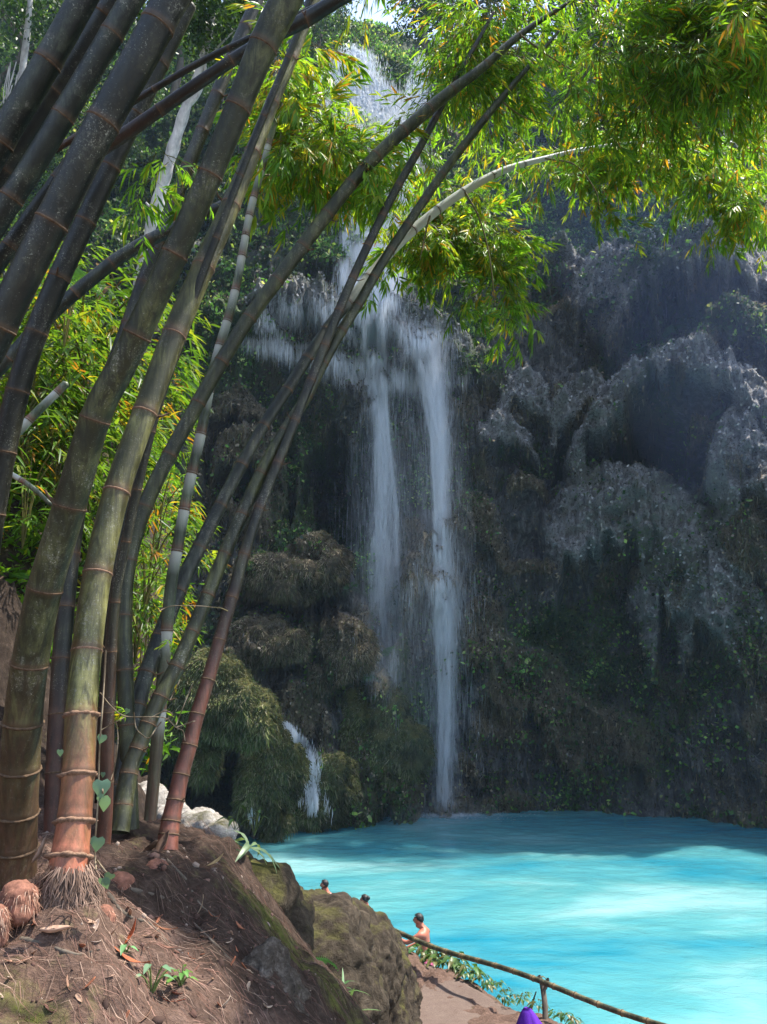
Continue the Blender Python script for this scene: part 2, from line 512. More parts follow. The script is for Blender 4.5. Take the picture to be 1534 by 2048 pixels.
def dome(px, py, hw, h, A, kind, curv=0.55):
    global bul
    thc, zt = pix_to_cliff(np.array(px), np.array(py))
    tha, _ = pix_to_cliff(np.array(px - hw), np.array(py + h * .5)); thb, _ = pix_to_cliff(np.array(px + hw), np.array(py + h * .5))
    _, zb = pix_to_cliff(np.array(px), np.array(py + h))
    hwm = (thb - tha) * 16.5; thc = 0.5 * (tha + thb)
    hh = zt - zb
    u = ((TH - thc) * 33 + wob_u * 0.45) / hwm
    vv = (zt - ZZ - curv * hh * u * u + wob_v * 0.35) / hh
    side = np.sqrt(np.clip(1 - u * u, 0, 1))
    prof = np.where(vv < 0.45, np.sqrt(np.clip(1 - (1 - np.clip(vv, 0, .45) / .45) ** 2, 0, 1)), 1.0)
    rag = 1.0 + 0.18 * fbm(arc * 2.2, ZZ * 0.1, 1.0, 5, 3)
    cut = np.clip((rag - vv) / 0.16, 0, 1)
    prof = prof * cut * (vv > 0)
    b = A * side ** 0.8 * prof
    if A > 0:
        k = np.clip(b / A, 0, 1)
        bul = np.where(b > bul, np.maximum(bul, b), bul)
        if kind.startswith('pale'):
            A_pale[:] = np.maximum(A_pale, k * np.clip(1.15 - 0.55 * vv + 0.5 * fbm(arc * 1.1, ZZ * 0.5, 6.1, 71, 4), 0.0, 1))
        if kind in ('palegreen', 'green', 'moss'):
            A_green[:] = np.maximum(A_green, k * (0.62 if kind != 'palegreen' else 0.42))
        if kind in ('brown', 'moss'):
            A_brown[:] = np.maximum(A_brown, k * 0.95)
        if kind == 'pale' or kind == 'brown':
            A_green[:] = np.where(k > 0.5, np.minimum(A_green, 0.42 + 0.35 * fbm(arc * 0.9, ZZ * 0.9, 4.1, 72, 4)), A_green)
    else:
        bul = bul + np.where(bul < 0.4, b * (1 - bul / 0.4), 0)
        kk = np.clip(b / A, 0, 1) * (bul < .4)
        A_green[:] = np.maximum(A_green, kk * (.62 + .5 * fbm(arc * 1.1, ZZ * 1.1, 5.5, 73, 3)))
        bul = bul - .5 * kk * np.abs(fbm(arc * 1.4, ZZ * 1.4, 2.5, 74, 4))


# general cover first: patches of green and brown growth over the wet rock
A_green[:] = 0.36 + 0.42 * fbm(arc * 0.28, ZZ * 0.25, 0.5, 41, 4)
A_brown[:] = 0.36 + 0.45 * fbm(arc * 0.3, ZZ * 0.22, 2.5, 61, 4)
upper = np.clip((ZZ - 24) / 8, 0, 1)
A_green += 0.30 * upper
leftw = np.clip((-TH - R_(10)) / R_(8), 0, 1)
A_green += 0.25 * leftw * np.clip((ZZ - 8) / 6, 0, 1)
for d_ in DOMES:
    dome(*d_)
for c_ in CAVES:
    dome(*c_, 'rock')
# many small drapes over the whole wall
r2 = np.random.default_rng(3)
for i in range(230):
    px = r2.uniform(240, 1600); py = r2.uniform(380, 1560)
    hw = r2.uniform(20, 52); hh = r2.uniform(34, 90)
    thc, zt = pix_to_cliff(np.array(px), np.array(py))
    hwm = hw / F * 34; hm = hh / F * 36
    i0 = np.searchsorted(th_all, thc - (hwm + 0.6) / 33); i1 = np.searchsorted(th_all, thc + (hwm + 0.6) / 33)
    j0 = np.searchsorted(z_all, zt - hm * 1.4 - 0.5); j1 = np.searchsorted(z_all, zt + 0.6)
    s = np.s_[j0:j1, i0:i1]
    u = ((TH[s] - thc) * 33 + wob_u[s] * 0.35) / hwm
    vv = (zt - ZZ[s] - 0.5 * hm * u * u + wob_v[s] * 0.25) / hm
    pr = np.sqrt(np.clip(1 - (1 - np.clip(vv, 0, .5) / .5) ** 2, 0, 1)) * np.clip((1.0 - vv) / 0.25, 0, 1) * (vv > 0)
    b = r2.uniform(0.25, 0.75) * np.sqrt(np.clip(1 - u * u, 0, 1)) * pr
    bul[s] += b
    if r2.random() < 0.6: A_brown[s] = np.maximum(A_brown[s], np.clip(b * 2, 0, 0.9))

streakn = fbm(arc * 3.2, ZZ * 0.55, 4.4, 81, 4, 0.6)
notch = 1 - .75 * np.exp(-((TH + R_(.5)) / R_(4.5)) ** 2) * np.clip((ZZ - 27) / 3, 0, 1)
lump = notch * fbm(arc * 0.9, ZZ * 0.8, 7.7, 91, 5, 0.55)
fine_n = fbm(arc * 5.5, ZZ * 3.2, 2.2, 95, 3, 0.6)
tuft = np.abs(fbm(arc * 2.6, ZZ * 2.0, 3.2, 97, 3, 0.55))
flute = np.abs(fbm(arc * 3.4 + 0.5 * wob_u, ZZ * 0.22, 8.8, 99, 3, 0.6))
RR = RR + 0.42 * flute * np.clip(A_pale * 1.4, 0.15, 1)
RR = RR - bul - 0.50 * lump - 0.28 * notch * streakn - notch * 0.13 * fine_n - notch * (0.35 + 0.3 * np.clip(A_pale, 0, 1)) * tuft
RR += 0.6 * fbm(arc * 0.18, ZZ * 0.18, 1.1, 51, 3)
topm = np.clip((ZZ - 54) / 3, 0, 1)
RR += topm * topm * 4
# above the brink of the falls the lip is notched
X = RR * np.sin(TH); Y = RR * np.cos(TH)
nr, nc = TH.shape
# plateau rows behind the brink
ex_R = [RR[-1] + 2, RR[-1] + 7, RR[-1] + 14]; ex_z = [57.3, 58.0, 59.0]
Xe = [r * np.sin(th_all) for r in ex_R]; Ye = [r * np.cos(th_all) for r in ex_R]
PX = np.concatenate([X.ravel()] + Xe); PY = np.concatenate([Y.ravel()] + Ye)
PZ = np.concatenate([ZZ.ravel()] + [np.full(nc, z) for z in ex_z])
nr2 = nr + 3
ii = (np.arange(nr2 - 1)[:, None] * nc + np.arange(nc - 1)[None, :]).ravel()
quads = np.stack([ii, ii + 1, ii + nc + 1, ii + nc], 1)
pad = np.full(3 * nc, 0.7)
cliff = obj('cliff', np.stack([PX, PY, PZ], 1), quads, M_CLIFF, smooth=True,
            attrs={'pale': np.concatenate([A_pale.ravel(), pad * 0]), 'green': np.concatenate([A_green.ravel(), pad]),
                   'brown': np.concatenate([A_brown.ravel(), pad * 0])})
tag(cliff, 'dark mossy limestone cliff with draped domes behind the pool', kind='structure')


def cliffR(th, z):
    i = np.clip(np.searchsorted(th_all, th), 1, nc - 1); j = np.clip(((np.asarray(z) - z_all[0]) / DZ).astype(int), 0, nr - 1)
    return RR[j, i]


def cliff_at(px, py, off=0.0):
    """point where the view through (px,py) meets the cliff"""
    d = ray(px, py); hl = np.hypot(d[..., 0], d[..., 1]); th = np.arctan2(d[..., 0], d[..., 1]); tp = d[..., 2] / hl
    shp = np.shape(th); th = np.atleast_1d(th); tp = np.atleast_1d(tp); hl = np.atleast_1d(hl)
    rs = np.linspace(14, 70, 560)
    zz = CAM_H + rs[None, :] * tp[:, None]
    rc = cliffR(np.repeat(th[:, None], len(rs), 1), zz)
    hit = rs[None, :] >= rc
    k = np.where(hit.any(1), hit.argmax(1), len(rs) - 1)
    r = rs[k] - off
    P = np.stack([r * np.sin(th), r * np.cos(th), CAM_H + r * tp], 1)
    return P[0] if shp == () else P


# ------------------------------------------------------------------ the pool
gx = np.arange(-16, 26, 0.11); gy = np.arange(4, 44, 0.11)
GX, GY = np.meshgrid(gx, gy)
wz = 0.02 * fbm(GX * 0.9, GY * 1.6, 0, 7, 3) + 0.012 * fbm(GX * 2.2, GY * 4.0, 0, 8, 2)
wi = (np.arange(len(gy) - 1)[:, None] * len(gx) + np.arange(len(gx) - 1)[None, :]).ravel()
wq = np.stack([wi, wi + 1, wi + len(gx) + 1, wi + len(gx)], 1)


def make_water_mat():
    m, nt, bs, out = new_mat('milky_turquoise_water')
    v = coords(nt)
    n1 = noise(nt, coords(nt, (0.10, 0.22, 1)), 1.0, 4, 0.55, 0.6)
    c = ramp(nt, n1, [(0.32, (0.008, 0.165, 0.245)), (0.52, (0.075, 0.26, 0.28)), (0.70, (0.23, 0.42, 0.43))])
    lk(nt, c, bs.inputs['Base Color'])
    bs.inputs['Roughness'].default_value = 0.12
    bs.inputs['IOR'].default_value = 1.33
    bs.subsurface_method = 'BURLEY'
    bs.inputs['Subsurface Weight'].default_value = 0.7
    bs.inputs['Subsurface Radius'].default_value = (0.5, 1.0, 1.1)
    bs.inputs['Subsurface Scale'].default_value = 2.2
    w1 = noise(nt, coords(nt, (1.9, 3.4, 1)), 1.0, 5, 0.6, 0.8)
    w2 = noise(nt, coords(nt, (5, 11, 1)), 1.0, 3, 0.6)
    bump(nt, math_(nt, 'ADD', w1, math_(nt, 'MULTIPLY', w2, 0.3)), 0.35, 0.12, bs)
    return m


pool = obj('water', np.stack([GX.ravel(), GY.ravel(), wz.ravel()], 1), wq, make_water_mat(), smooth=True)
tag(pool, 'milky turquoise pool below the waterfall', kind='structure')

# ------------------------------------------------------------------ the near bank
# px, py, distance along the view axis -> ground point ; then a thin-plate surface through them
GP = [(0, 2048, 2.15), (250, 2048, 2.3), (480, 2048, 2.5), (610, 2048, 2.75), (0, 1900, 2.45), (200, 1900, 2.6), (400, 1900, 2.95), (500, 1930, 3.0),
      (30, 1850, 2.6), (145, 1832, 2.64), (255, 1800, 3.0), (330, 1760, 3.35), (430, 1790, 3.4), (490, 1860, 3.35), (30, 1745, 3.1), (350, 1690, 3.7),
      (230, 1680, 3.7), (120, 1690, 3.6), (425, 1708, 4.1), (290, 1645, 4.6), (380, 1665, 4.7), (470, 1722, 4.6), (150, 1600, 5.0), (60, 1450, 5.6), (0, 1200, 6.2), (80, 1330, 6.2),
      (-300, 1700, 2.9), (-500, 1500, 3.4), (-600, 1200, 4.5), (160, 1450, 7.5), (260, 1560, 7.5)]
gpw = np.array([at(a, b, c) for a, b, c in GP])
# the bank's foot: (x, y, z)
extra = np.array([(-0.4, 0.5, 3.45), (-1.5, 0.0, 3.6), (-3.5, 0, 4.4), (0.6, 1.2, 3.2), (1.6, 2.5, 2.0), (1.2, 5, 1.4), (0.6, 4.0, 2.5), (0.35, 3.2, 3.0), (2.5, 5.0, .6), (4.0, 3.0, 0.6), (5, 7, .45), (2.6, 8.5, .45), (1.5, 8, .6),
                  (3.2, 10.5, .45), (0.9, 12, .5), (0.2, 11, .8), (-0.6, 8.5, 1.6), (-0.3, 6.3, 2.3), (-1.6, 7.5, 2.9), (-1.6, 10, 1.6), (-1.2, 13, -.3), (-3, 12.5, 1.8), (-3.0, 16, -.1), (-5.5, 13, 4), (-6, 16.5, 1.6), (-7, 20, 1.0), (-8, 25, 1),
                  (1, 15, -.6), (-.3, 16, -.7), (-2, 19, -.8), (5.5, 9.6, -.5), (7, 7.5, -.5), (8, 12, -1.2), (5, 17, -1.2), (2, 22, -1.2), (-4, 24, -1.0), (10, 3, -.4),
                  (-9, 10, 8), (-12, 6, 9.5), (-7, 6.5, 7.2), (-8, 2, 8), (-10, 18, 6), (-14, 14, 11), (0, -3, 3.6), (4, -3, 2.2), (-5, -4, 5), (9, -3, .8)])
edge = np.array([on_z(a, b, .5) for a, b in [(838, 1912), (890, 1945), (960, 1985), (1060, 2030), (1190, 2085), (1420, 2200)]])
CP = np.concatenate([gpw, extra, edge, edge + np.array([.55, .45, -.42]), edge + np.array([1.1, .9, -.9])])


def tps_fit(P, lam=0.002):
    n = len(P); d = np.hypot(P[:, None, 0] - P[None, :, 0], P[:, None, 1] - P[None, :, 1])
    K = np.where(d > 0, d * d * np.log(d + 1e-12), 0) + lam * np.eye(n)
    Q = np.stack([np.ones(n), P[:, 0], P[:, 1]], 1)
    Am = np.block([[K, Q], [Q.T, np.zeros((3, 3))]])
    return np.linalg.solve(Am, np.concatenate([P[:, 2], np.zeros(3)]))


TP = tps_fit(CP)


def ground_raw(x, y):
    x = np.asarray(x, float); y = np.asarray(y, float)
    d = np.hypot(x[..., None] - CP[:, 0], y[..., None] - CP[:, 1])
    return (np.where(d > 0, d * d * np.log(d + 1e-12), 0) @ TP[:-3]) + TP[-3] + TP[-2] * x + TP[-1] * y


def ground_z(x, y):
    near = np.clip(1.2 - np.hypot(np.asarray(x) + 1, np.asarray(y) - 3) / 8, 0.25, 1)
    return ground_raw(x, y) + (0.075 * fbm(np.asarray(x) * 2.2, np.asarray(y) * 2.2, 0, 3, 4) - 0.05 * np.abs(fbm(np.asarray(x) * 4.5 + np.asarray(y), np.asarray(y) * 4.5, 0, 6, 3)) + 0.014 * fbm(np.asarray(x) * 14, np.asarray(y) * 14, 0, 4, 2)) * 1.0


def axis(parts):
    return np.concatenate([np.arange(a, b, s) for a, b, s in parts])


ax = axis([(-15, -4, 0.25), (-4, 1.0, 0.022), (1.0, 6, 0.06), (6, 11, 0.3)])
ay = axis([(-4, 1.6, 0.2), (1.6, 5.2, 0.022), (5.2, 14, 0.06), (14, 26, 0.3)])
AX, AY = np.meshgrid(ax, ay)
AZ = np.concatenate([ground_z(AX[i], AY[i]) for i in range(len(ay))]).reshape(AX.shape)
AZ = np.clip(AZ, -1.5, 12)
ai = (np.arange(len(ay) - 1)[:, None] * len(ax) + np.arange(len(ax) - 1)[None, :]).ravel()
aq = np.stack([ai, ai + 1, ai + len(ax) + 1, ai + len(ax)], 1)
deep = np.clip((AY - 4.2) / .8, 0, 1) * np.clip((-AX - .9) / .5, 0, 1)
AZ += deep * (.22 * fbm(AX * 1.6, AY * 1.6, AZ * 1.6, 37, 5, .6))
mossa = -0.12 + 0.4 * fbm(AX * 0.8, AY * 0.8, 0, 33, 3)
gpx, gpy, gpt = pix(np.stack([AX, AY, AZ], -1).reshape(-1, 3))
gpx = gpx.reshape(AX.shape); gpy = gpy.reshape(AX.shape)
p_m = [at(60, 2000, 2.2), at(210, 2015, 2.35), at(430, 2030, 2.5), at(0, 1960, 2.3)]
for q in p_m:
    mossa += 0.38 * np.exp(-((AX - q[0]) ** 2 + (AY - q[1]) ** 2) / 0.02)
mossa += 0.35 * np.clip((AX + 0.9) / 0.4, 0, 1) * np.clip((AY - 3) / 1, 0, 1)
rooty_shade = np.clip((gpx - 250 - (gpy - 1800) * 1.15 + 60 * fbm(AX * 5, AY * 5, 0, 44, 3)) / 60, 0, 1) * .8 * (gpt.reshape(AX.shape) > .5) * (AY < 6) * np.clip((AZ - 2.2) / .5, 0, 1)  # root-threaded right flank, its shade painted into the earth colour
mossa += .16 * rooty_shade
ground = obj('ground', np.stack([AX.ravel(), AY.ravel(), AZ.ravel()], 1), aq, M_GROUND, smooth=True, attrs={'moss': mossa.ravel(), 'deep': np.maximum(deep, rooty_shade).ravel()})
tag(ground, 'brown earth bank strewn with straw under the bamboo', kind='structure')


def gpt_on(px, py):
    """ground point under the pixel (px, py)"""
    d = ray(px, py)
    ts = np.linspace(1.6, 16, 900)
    P = CAMP + ts[:, None] * d
    gz = np.clip(ground_z(P[:, 0], P[:, 1]), -1.5, 12)
    k = np.argmax(P[:, 2] <= gz)
    return P[k] if (P[:, 2] <= gz).any() else P[-1]


# the path down by the water
def make_path_mat():
    m, nt, bs, out = new_mat('trodden_earth')
    n = noise(nt, coords(nt), 5, 8, 0.7); n2 = noise(nt, coords(nt), 60, 4, 0.7)
    c = ramp(nt, n, [(0.3, (0.10, 0.068, 0.056)), (0.7, (0.15, 0.112, 0.092))])
    c = mix(nt, 0.3, c, ramp(nt, n2, [(0.35, (0.05, 0.035, 0.028)), (0.65, (0.20, 0.15, 0.125))]))
    lk(nt, c, bs.inputs['Base Color']); bs.inputs['Roughness'].default_value = 0.95
    bs.inputs['Specular IOR Level'].default_value = 0.15
    bump(nt, n2, 0.5, 0.02, bs)
    return m


PL = [(835, 1925, .52), (855, 1960, .5), (830, 1990, .5), (800, 2040, .5), (770, 2110, .5), (740, 2250, .5)]
PRt = [(835, 1925, .52), (890, 1945, .5), (960, 1985, .5), (1060, 2030, .5), (1190, 2085, .5), (1420, 2200, .5)]
pl = np.array([on_z(a, b, c) for a, b, c in PL]); pr = np.array([on_z(a, b, c) for a, b, c in PRt])
vs = []
for i in np.linspace(0, 5, 41):
    a = np.array([np.interp(i, range(6), pl[:, k]) for k in range(3)]); b = np.array([np.interp(i, range(6), pr[:, k]) for k in range(3)])
    for j in np.linspace(-0.1, 1.05, 24):
        p = a + (b - a) * j
        e = max(0, abs(j - .475) - .45)
        p[2] = 0.54 + 0.03 * float(vn(p[0] * 2, p[1] * 2, 0, 9)) - e * 1.5
        vs.append(p)
pi = (np.arange(40)[:, None] * 24 + np.arange(23)[None, :]).ravel()
path = obj('path', np.array(vs), np.stack([pi, pi + 24, pi + 25, pi + 1], 1), make_path_mat(), smooth=True)
tag(path, 'trodden earth path beside the water below the boulder', kind='structure')


# ------------------------------------------------------------------ rocks
def blob_rock(name, blobs, mat, vox, amp, freq, seed, parent=None, stretch=1.0):
    """union of lumps, remeshed into one skin and roughened"""
    import bmesh
    bm = bmesh.new()
    for c, r in blobs:
        mtx = Matrix.Translation(Vector(c)) @ Matrix.Diagonal((*r, 1))
        bmesh.ops.create_icosphere(bm, subdivisions=3, radius=1, matrix=mtx)
    me = bpy.data.meshes.new('tmp'); bm.to_mesh(me); bm.free()
    o = bpy.data.objects.new('tmp', me); COL.objects.link(o)
    md = o.modifiers.new('r', 'REMESH'); md.mode = 'VOXEL'; md.voxel_size = vox
    sm = o.modifiers.new('s', 'SMOOTH'); sm.iterations = 6; sm.factor = 0.6
    dg = bpy.context.evaluated_depsgraph_get(); ev = o.evaluated_get(dg); m2 = ev.to_mesh()
    n = len(m2.vertices); co = np.empty(n * 3); m2.vertices.foreach_get('co', co); co = co.reshape(-1, 3)
    no = np.empty(n * 3); m2.vertices.foreach_get('normal', no); no = no.reshape(-1, 3)
    m2.calc_loop_triangles(); nt_ = len(m2.loop_triangles); tr = np.empty(nt_ * 3, np.int32); m2.loop_triangles.foreach_get('vertices', tr); tr = tr.reshape(-1, 3)
    ev.to_mesh_clear(); bpy.data.objects.remove(o); bpy.data.meshes.remove(me)
    d = amp * fbm(co[:, 0] * freq, co[:, 1] * freq, co[:, 2] * freq, seed, 6, 0.62)
    rid = 1 - np.abs(fbm(co[:, 0] * freq * .7, co[:, 1] * freq * .7, co[:, 2] * freq * .7, seed + 5, 3)) * 2
    d += amp * 0.5 * rid
    co = co + no * d[:, None]
    return obj(name, co, tr, mat, parent, smooth=True)


def c_r(px, py, t, rx, ry, rz):
    return (tuple(at(px, py, t)), (rx, ry, rz))


b1 = blob_rock('boulder', [c_r(455, 1800, 4.7, .38, .5, .24), c_r(530, 1838, 5.6, .36, .6, .24), c_r(500, 1900, 5.2, .45, .5, .5), c_r(625, 1895, 7.0, .50, .9, .46),
                           c_r(600, 2020, 6.6, .7, .8, .6), c_r(705, 1935, 9.0, .55, 1.0, .62), c_r(750, 1975, 10.6, .50, .9, .75), c_r(690, 2060, 9.5, .9, 1.2, .9),
                           c_r(785, 2020, 11.0, .34, .5, .8), c_r(812, 2030, 11.4, .26, .5, .62), c_r(800, 2110, 11.2, .35, .6, .7), c_r(790, 2130, 10.6, .3, .6, .7)], M_BOULDER, 0.034, 0.075, 2.6, 5)
tag(b1, 'large brown mossy boulder between the straw slope and the pool', 'boulder')
b2 = blob_rock('rock', [c_r(530, 1955, 3.0, .085, .11, .11), c_r(555, 2030, 2.95, .105, .12, .16), c_r(515, 2010, 2.9, .10, .12, .13), c_r(575, 2075, 2.9, .09, .12, .14)], M_GREYROCK, 0.011, 0.032, 9, 15)
tag(b2, 'rough grey rock with a white patch at the edge of the straw slope', 'rock')
b3 = blob_rock('rock', [c_r(400, 1645, 5.6, .16, .2, .10), c_r(350, 1635, 6.0, .14, .2, .09), c_r(440, 1665, 5.5, .12, .16, .06)], M_PALEROCK, 0.018, 0.035, 6, 25)
tag(b3, 'sunlit pale rock behind the reddish bamboo culm at the pool edge', 'rock')
b4 = blob_rock('rock', [c_r(300, 1600, 7.0, .18, .2, .16), c_r(270, 1615, 6.8, .2, .2, .12)], M_PALEROCK, 0.02, 0.04, 5, 35)
tag(b4, 'pale mossy rock on the orange earth behind the thin culms', 'rock')


# ------------------------------------------------------------------ tubes and bamboo
def catmull(P, n_per):
    P = np.asarray(P, float)
    Q = np.concatenate([[2 * P[0] - P[1]], P, [2 * P[-1] - P[-2]]])
    out = []
    for i in range(1, len(Q) - 2):
        p0, p1, p2, p3 = Q[i - 1:i + 3]
        for u in np.linspace(0, 1, n_per, endpoint=False):
            out.append(0.5 * ((2 * p1) + (-p0 + p2) * u + (2 * p0 - 5 * p1 + 4 * p2 - p3) * u * u + (-p0 + 3 * p1 - 3 * p2 + p3) * u ** 3))
    out.append(P[-1])
    return np.array(out)


def sweep(C, rad, sides=16, jitter=0.0):
    C = np.asarray(C, float); n = len(C)
    rad = np.broadcast_to(np.asarray(rad, float), (n,))
    T = np.gradient(C, axis=0); T /= np.linalg.norm(T, axis=1)[:, None]
    up = np.array([0.13, 0.97, 0.2])
    A = np.cross(T, up); A /= np.linalg.norm(A, axis=1)[:, None]
    B = np.cross(T, A)
    ph = np.linspace(0, 2 * np.pi, sides, endpoint=False)
    V = C[:, None] + rad[:, None, None] * (np.cos(ph)[None, :, None] * A[:, None] + np.sin(ph)[None, :, None] * B[:, None])
    i = np.arange(n - 1)[:, None] * sides; j = np.arange(sides)[None, :]; j2 = (j + 1) % sides
    q = np.stack([i + j, i + j2, i + sides + j2, i + sides + j], -1).reshape(-1, 4)
    return V.reshape(-1, 3), q


def join(parts):
    V, Fc, off = [], [], 0
    for v, f in parts:
        V.append(v); Fc.append(np.asarray(f) + off); off += len(v)
    return np.concatenate(V), Fc


CULM_GROUP = 'bamboo culms of the clump'


def culm(label, pts, t0, t1, mat, nodes=None, spacing=None, red=0.0, ring=M_RING, flare=1.0, name='bamboo_culm', ringr=1.0, red_len=0.9, wax_sun=0.0):
    """pts: (px, py, width px) from the foot upwards; the culm's distance runs from t0 to t1"""
    p = np.array(pts, float)
    track = catmull(p, 24)
    seg = np.r_[0, np.cumsum(np.hypot(*np.diff(track[:, :2], axis=0).T))]; seg /= seg[-1]
    t = t0 + (t1 - t0) * seg
    C = at(track[:, 0], track[:, 1], t)
    rad = track[:, 2] * t / F / 2 * np.cos(np.arctan((track[:, 0] - 767) / F)) * 0.95
    L = np.r_[0, np.cumsum(np.linalg.norm(np.diff(C, axis=0), axis=1))]
    S = np.arange(0, L[-1], 0.012 if L[-1] < 12 else 0.02)
    C = np.stack([np.interp(S, L, C[:, k]) for k in range(3)], 1); rad = np.interp(S, L, rad); pyS = np.interp(S, L, track[:, 1])
    if nodes is not None:
        ns = [float(np.interp(-q, -pyS, S)) for q in sorted(nodes, reverse=True) if pyS[-1] < q < pyS[0]]
        if ns and S[-1] - ns[-1] > 0.5:
            k = ns[-1]
            while k + 0.36 < S[-1]:
                k += 0.34; ns.append(k)
    else:
        ns = list(np.arange(spacing * 0.4, S[-1] - .05, spacing))
    ns = np.array(ns)
    dd = S[:, None] - ns[None, :]
    near = np.abs(dd).min(1)
    rad0 = rad.copy()
    rad = rad * (1 + 0.045 * np.exp(-(near / 0.016) ** 2)) * (1 + 0.012 * np.sin(S * 3 + t0 * 9))
    rad[-1] *= 0.3
    below = np.where(dd <= 0, -dd, 9).min(1)
    root = empty(name, C[0], label, 'bamboo', CULM_GROUP)
    V, q = sweep(C, rad, 22)
    k = 22
    redv = np.clip(1.15 - S / red_len, 0, 1) * red + (0.55 if mat is M_BAM_WAX else 0.12 * (red > .5)) * np.exp(-(near / 0.035) ** 2)
    obj('stem', V, q, mat, root, smooth=True,
        attrs={'red': np.repeat(np.clip(redv, 0, 1), k), 'scar': np.repeat(np.exp(-(near / 0.010) ** 2), k),
               'wax_sun': np.repeat(np.clip((pyS < 620) * (620 - pyS) / 60, 0, 1) if mat is M_BAM_PALE else np.clip(1.15 - below / 0.13, 0, 1), k)})  # pale culm: sunlight painted white towards its top; others: waxy bands under nodes
    rb = random.Random(int(t1 * 977) + len(ns))
    for s in ns[2:]:
        if rb.random() < .3 and s < S[-1] - .2:
            i = min(int(s / (S[1] - S[0])), len(S) - 2); tt = (C[i + 1] - C[i]) / np.linalg.norm(C[i + 1] - C[i])
            a = np.cross(tt, [0.13, 0.97, 0.2]); a /= np.linalg.norm(a); b = np.cross(tt, a); an = rb.uniform(0, 6.28)
            dr = math.cos(an) * a + math.sin(an) * b; ln = rb.uniform(.012, .05)
            sv, sq = sweep(np.array([C[i] + dr * rad0[i] * .9, C[i] + dr * (rad0[i] + ln * .5) + tt * ln * .3, C[i] + dr * (rad0[i] + ln) + tt * ln * .8]), rad0[i] * np.array([.16, .10, .07]), 7)
            obj('branch_stub', sv, sq, M_RING, root, smooth=True)
    # node rings: a rough rim standing proud of the stem
    T = np.gradient(C, axis=0); T /= np.linalg.norm(T, axis=1)[:, None]
    rr = random.Random(int(t0 * 1000) + len(ns))
    for s in ns:
        i = min(int(s / (S[1] - S[0])), len(S) - 2)
        r = rad0[i]; c = C[i]; tt = T[i]
        a = np.cross(tt, [0.13, 0.97, 0.2]); a /= np.linalg.norm(a); b = np.cross(tt, a)
        m_ = 28; hgt = (0.045 * r + 0.0035) * (1.7 if flare > 2 and s < .85 else 1)
        prof = [(1.0, -1.0), (1.05, -0.5), (1.075, 0.15), (1.03, 0.6), (0.99, 1.0)]
        vv = []
        lowr = flare if s < 0.85 else 1.0
        jit = [1 + (rr.uniform(-.8, .7) if flare > 2 else rr.uniform(-.35, .45)) for _ in range(m_)]
        tilt = rr.uniform(-.03, .03)
        for pr_, ph_ in prof:
            for j in range(m_):
                an = 2 * math.pi * j / m_
                ex = 1.0 + (pr_ - 1) * ringr * lowr * (jit[j] if lowr > 1 else 0.85 + .15 * jit[j]) + 0.004
                vv.append(c + r * ex * (math.cos(an) * a + math.sin(an) * b) + tt * (ph_ * hgt * (1 + .3 * (jit[j] - 1)) + tilt * r * math.cos(an)))
        fi = np.array([[u * m_ + j, u * m_ + (j + 1) % m_, (u + 1) * m_ + (j + 1) % m_, (u + 1) * m_ + j] for u in range(4) for j in range(m_)])
        obj('node_ring', np.array(vv), fi, ring if (lowr == 1.0 or ring is not M_RING) else ring, root, smooth=False)
    return root, C, rad0


C1, c1p, _ = culm('thick dark olive culm rising from the bottom left corner', [(26,1770,104),(30,1690,96),(37,1570,90),(46,1444,85),(60,1326,81),(89,1180,76),(138,1016,71),(192,834,65),(242,735,62),(275,668,61),(351,505,56),(420,350,53),(477,212,54),(525,95,60),(572,0,64),(660,-170,64),(780,-420,60),(950,-720,50)], 3.15, 2.9, M_BAM,
               nodes=[1690, 1620, 1535, 1440, 1325, 1178, 1012, 838, 668, 508, 350, 212, 90], red=.35, ring=M_RING, flare=1.4)
C2, c2p, _ = culm('sunlit golden culm with orange foot and ragged ringed nodes', [(133,1800,90),(134,1750,86),(140,1708,82),(149,1637,74),(157,1544,69),(162,1430,67),(174,1298,65),(196,1144,62),(234,982,58),(291,822,53),(349,668,51),(407,534,47),(462,410,40),(506,304,34),(545,205,29),(583,116,26),(625,10,24),(720,-200,22),(900,-520,18)], 2.75, 4.9, M_BAM_GOLD,
               nodes=[1710, 1637, 1544, 1430, 1298, 1144, 982, 822, 668, 534, 410, 304, 205, 116], red=.95, ring=M_RING_LIGHT, flare=3.4, ringr=1.0, red_len=.62)
C3, _, _ = culm('thin brown dead culm half hidden behind the golden culm', [(205,1690,36),(211,1600,33),(214,1450,30),(218,1362,28),(230,1198,23),(253,1077,22),(291,905,21),(330,760,20),(390,590,18),(450,430,16),(520,250,15),(590,80,13),(650,-80,12)], 3.5, 4.0, M_BAM_RED, nodes=[1560, 1420, 1300, 1200, 1080, 978, 860], red=.4)
C4, c4p, _ = culm('olive culm arching right to the leaves at the upper middle', [(262,1660,36),(252,1400,36),(248,1230,35),(258,1121,34),(290,1013,34),(338,912,33),(394,810,32),(444,722,32),(499,635,31),(558,555,30),(630,460,29),(700,370,28),(767,298,27),(850,225,26),(905,180,23),(965,135,19),(1040,70,14),(1130,10,9),(1210,-30,6)], 3.9, 5.6, M_BAM,
               nodes=[1560, 1450, 1340, 1230, 1118, 1012, 908, 805, 722, 636, 560, 492, 428, 368, 312, 262, 218, 180])
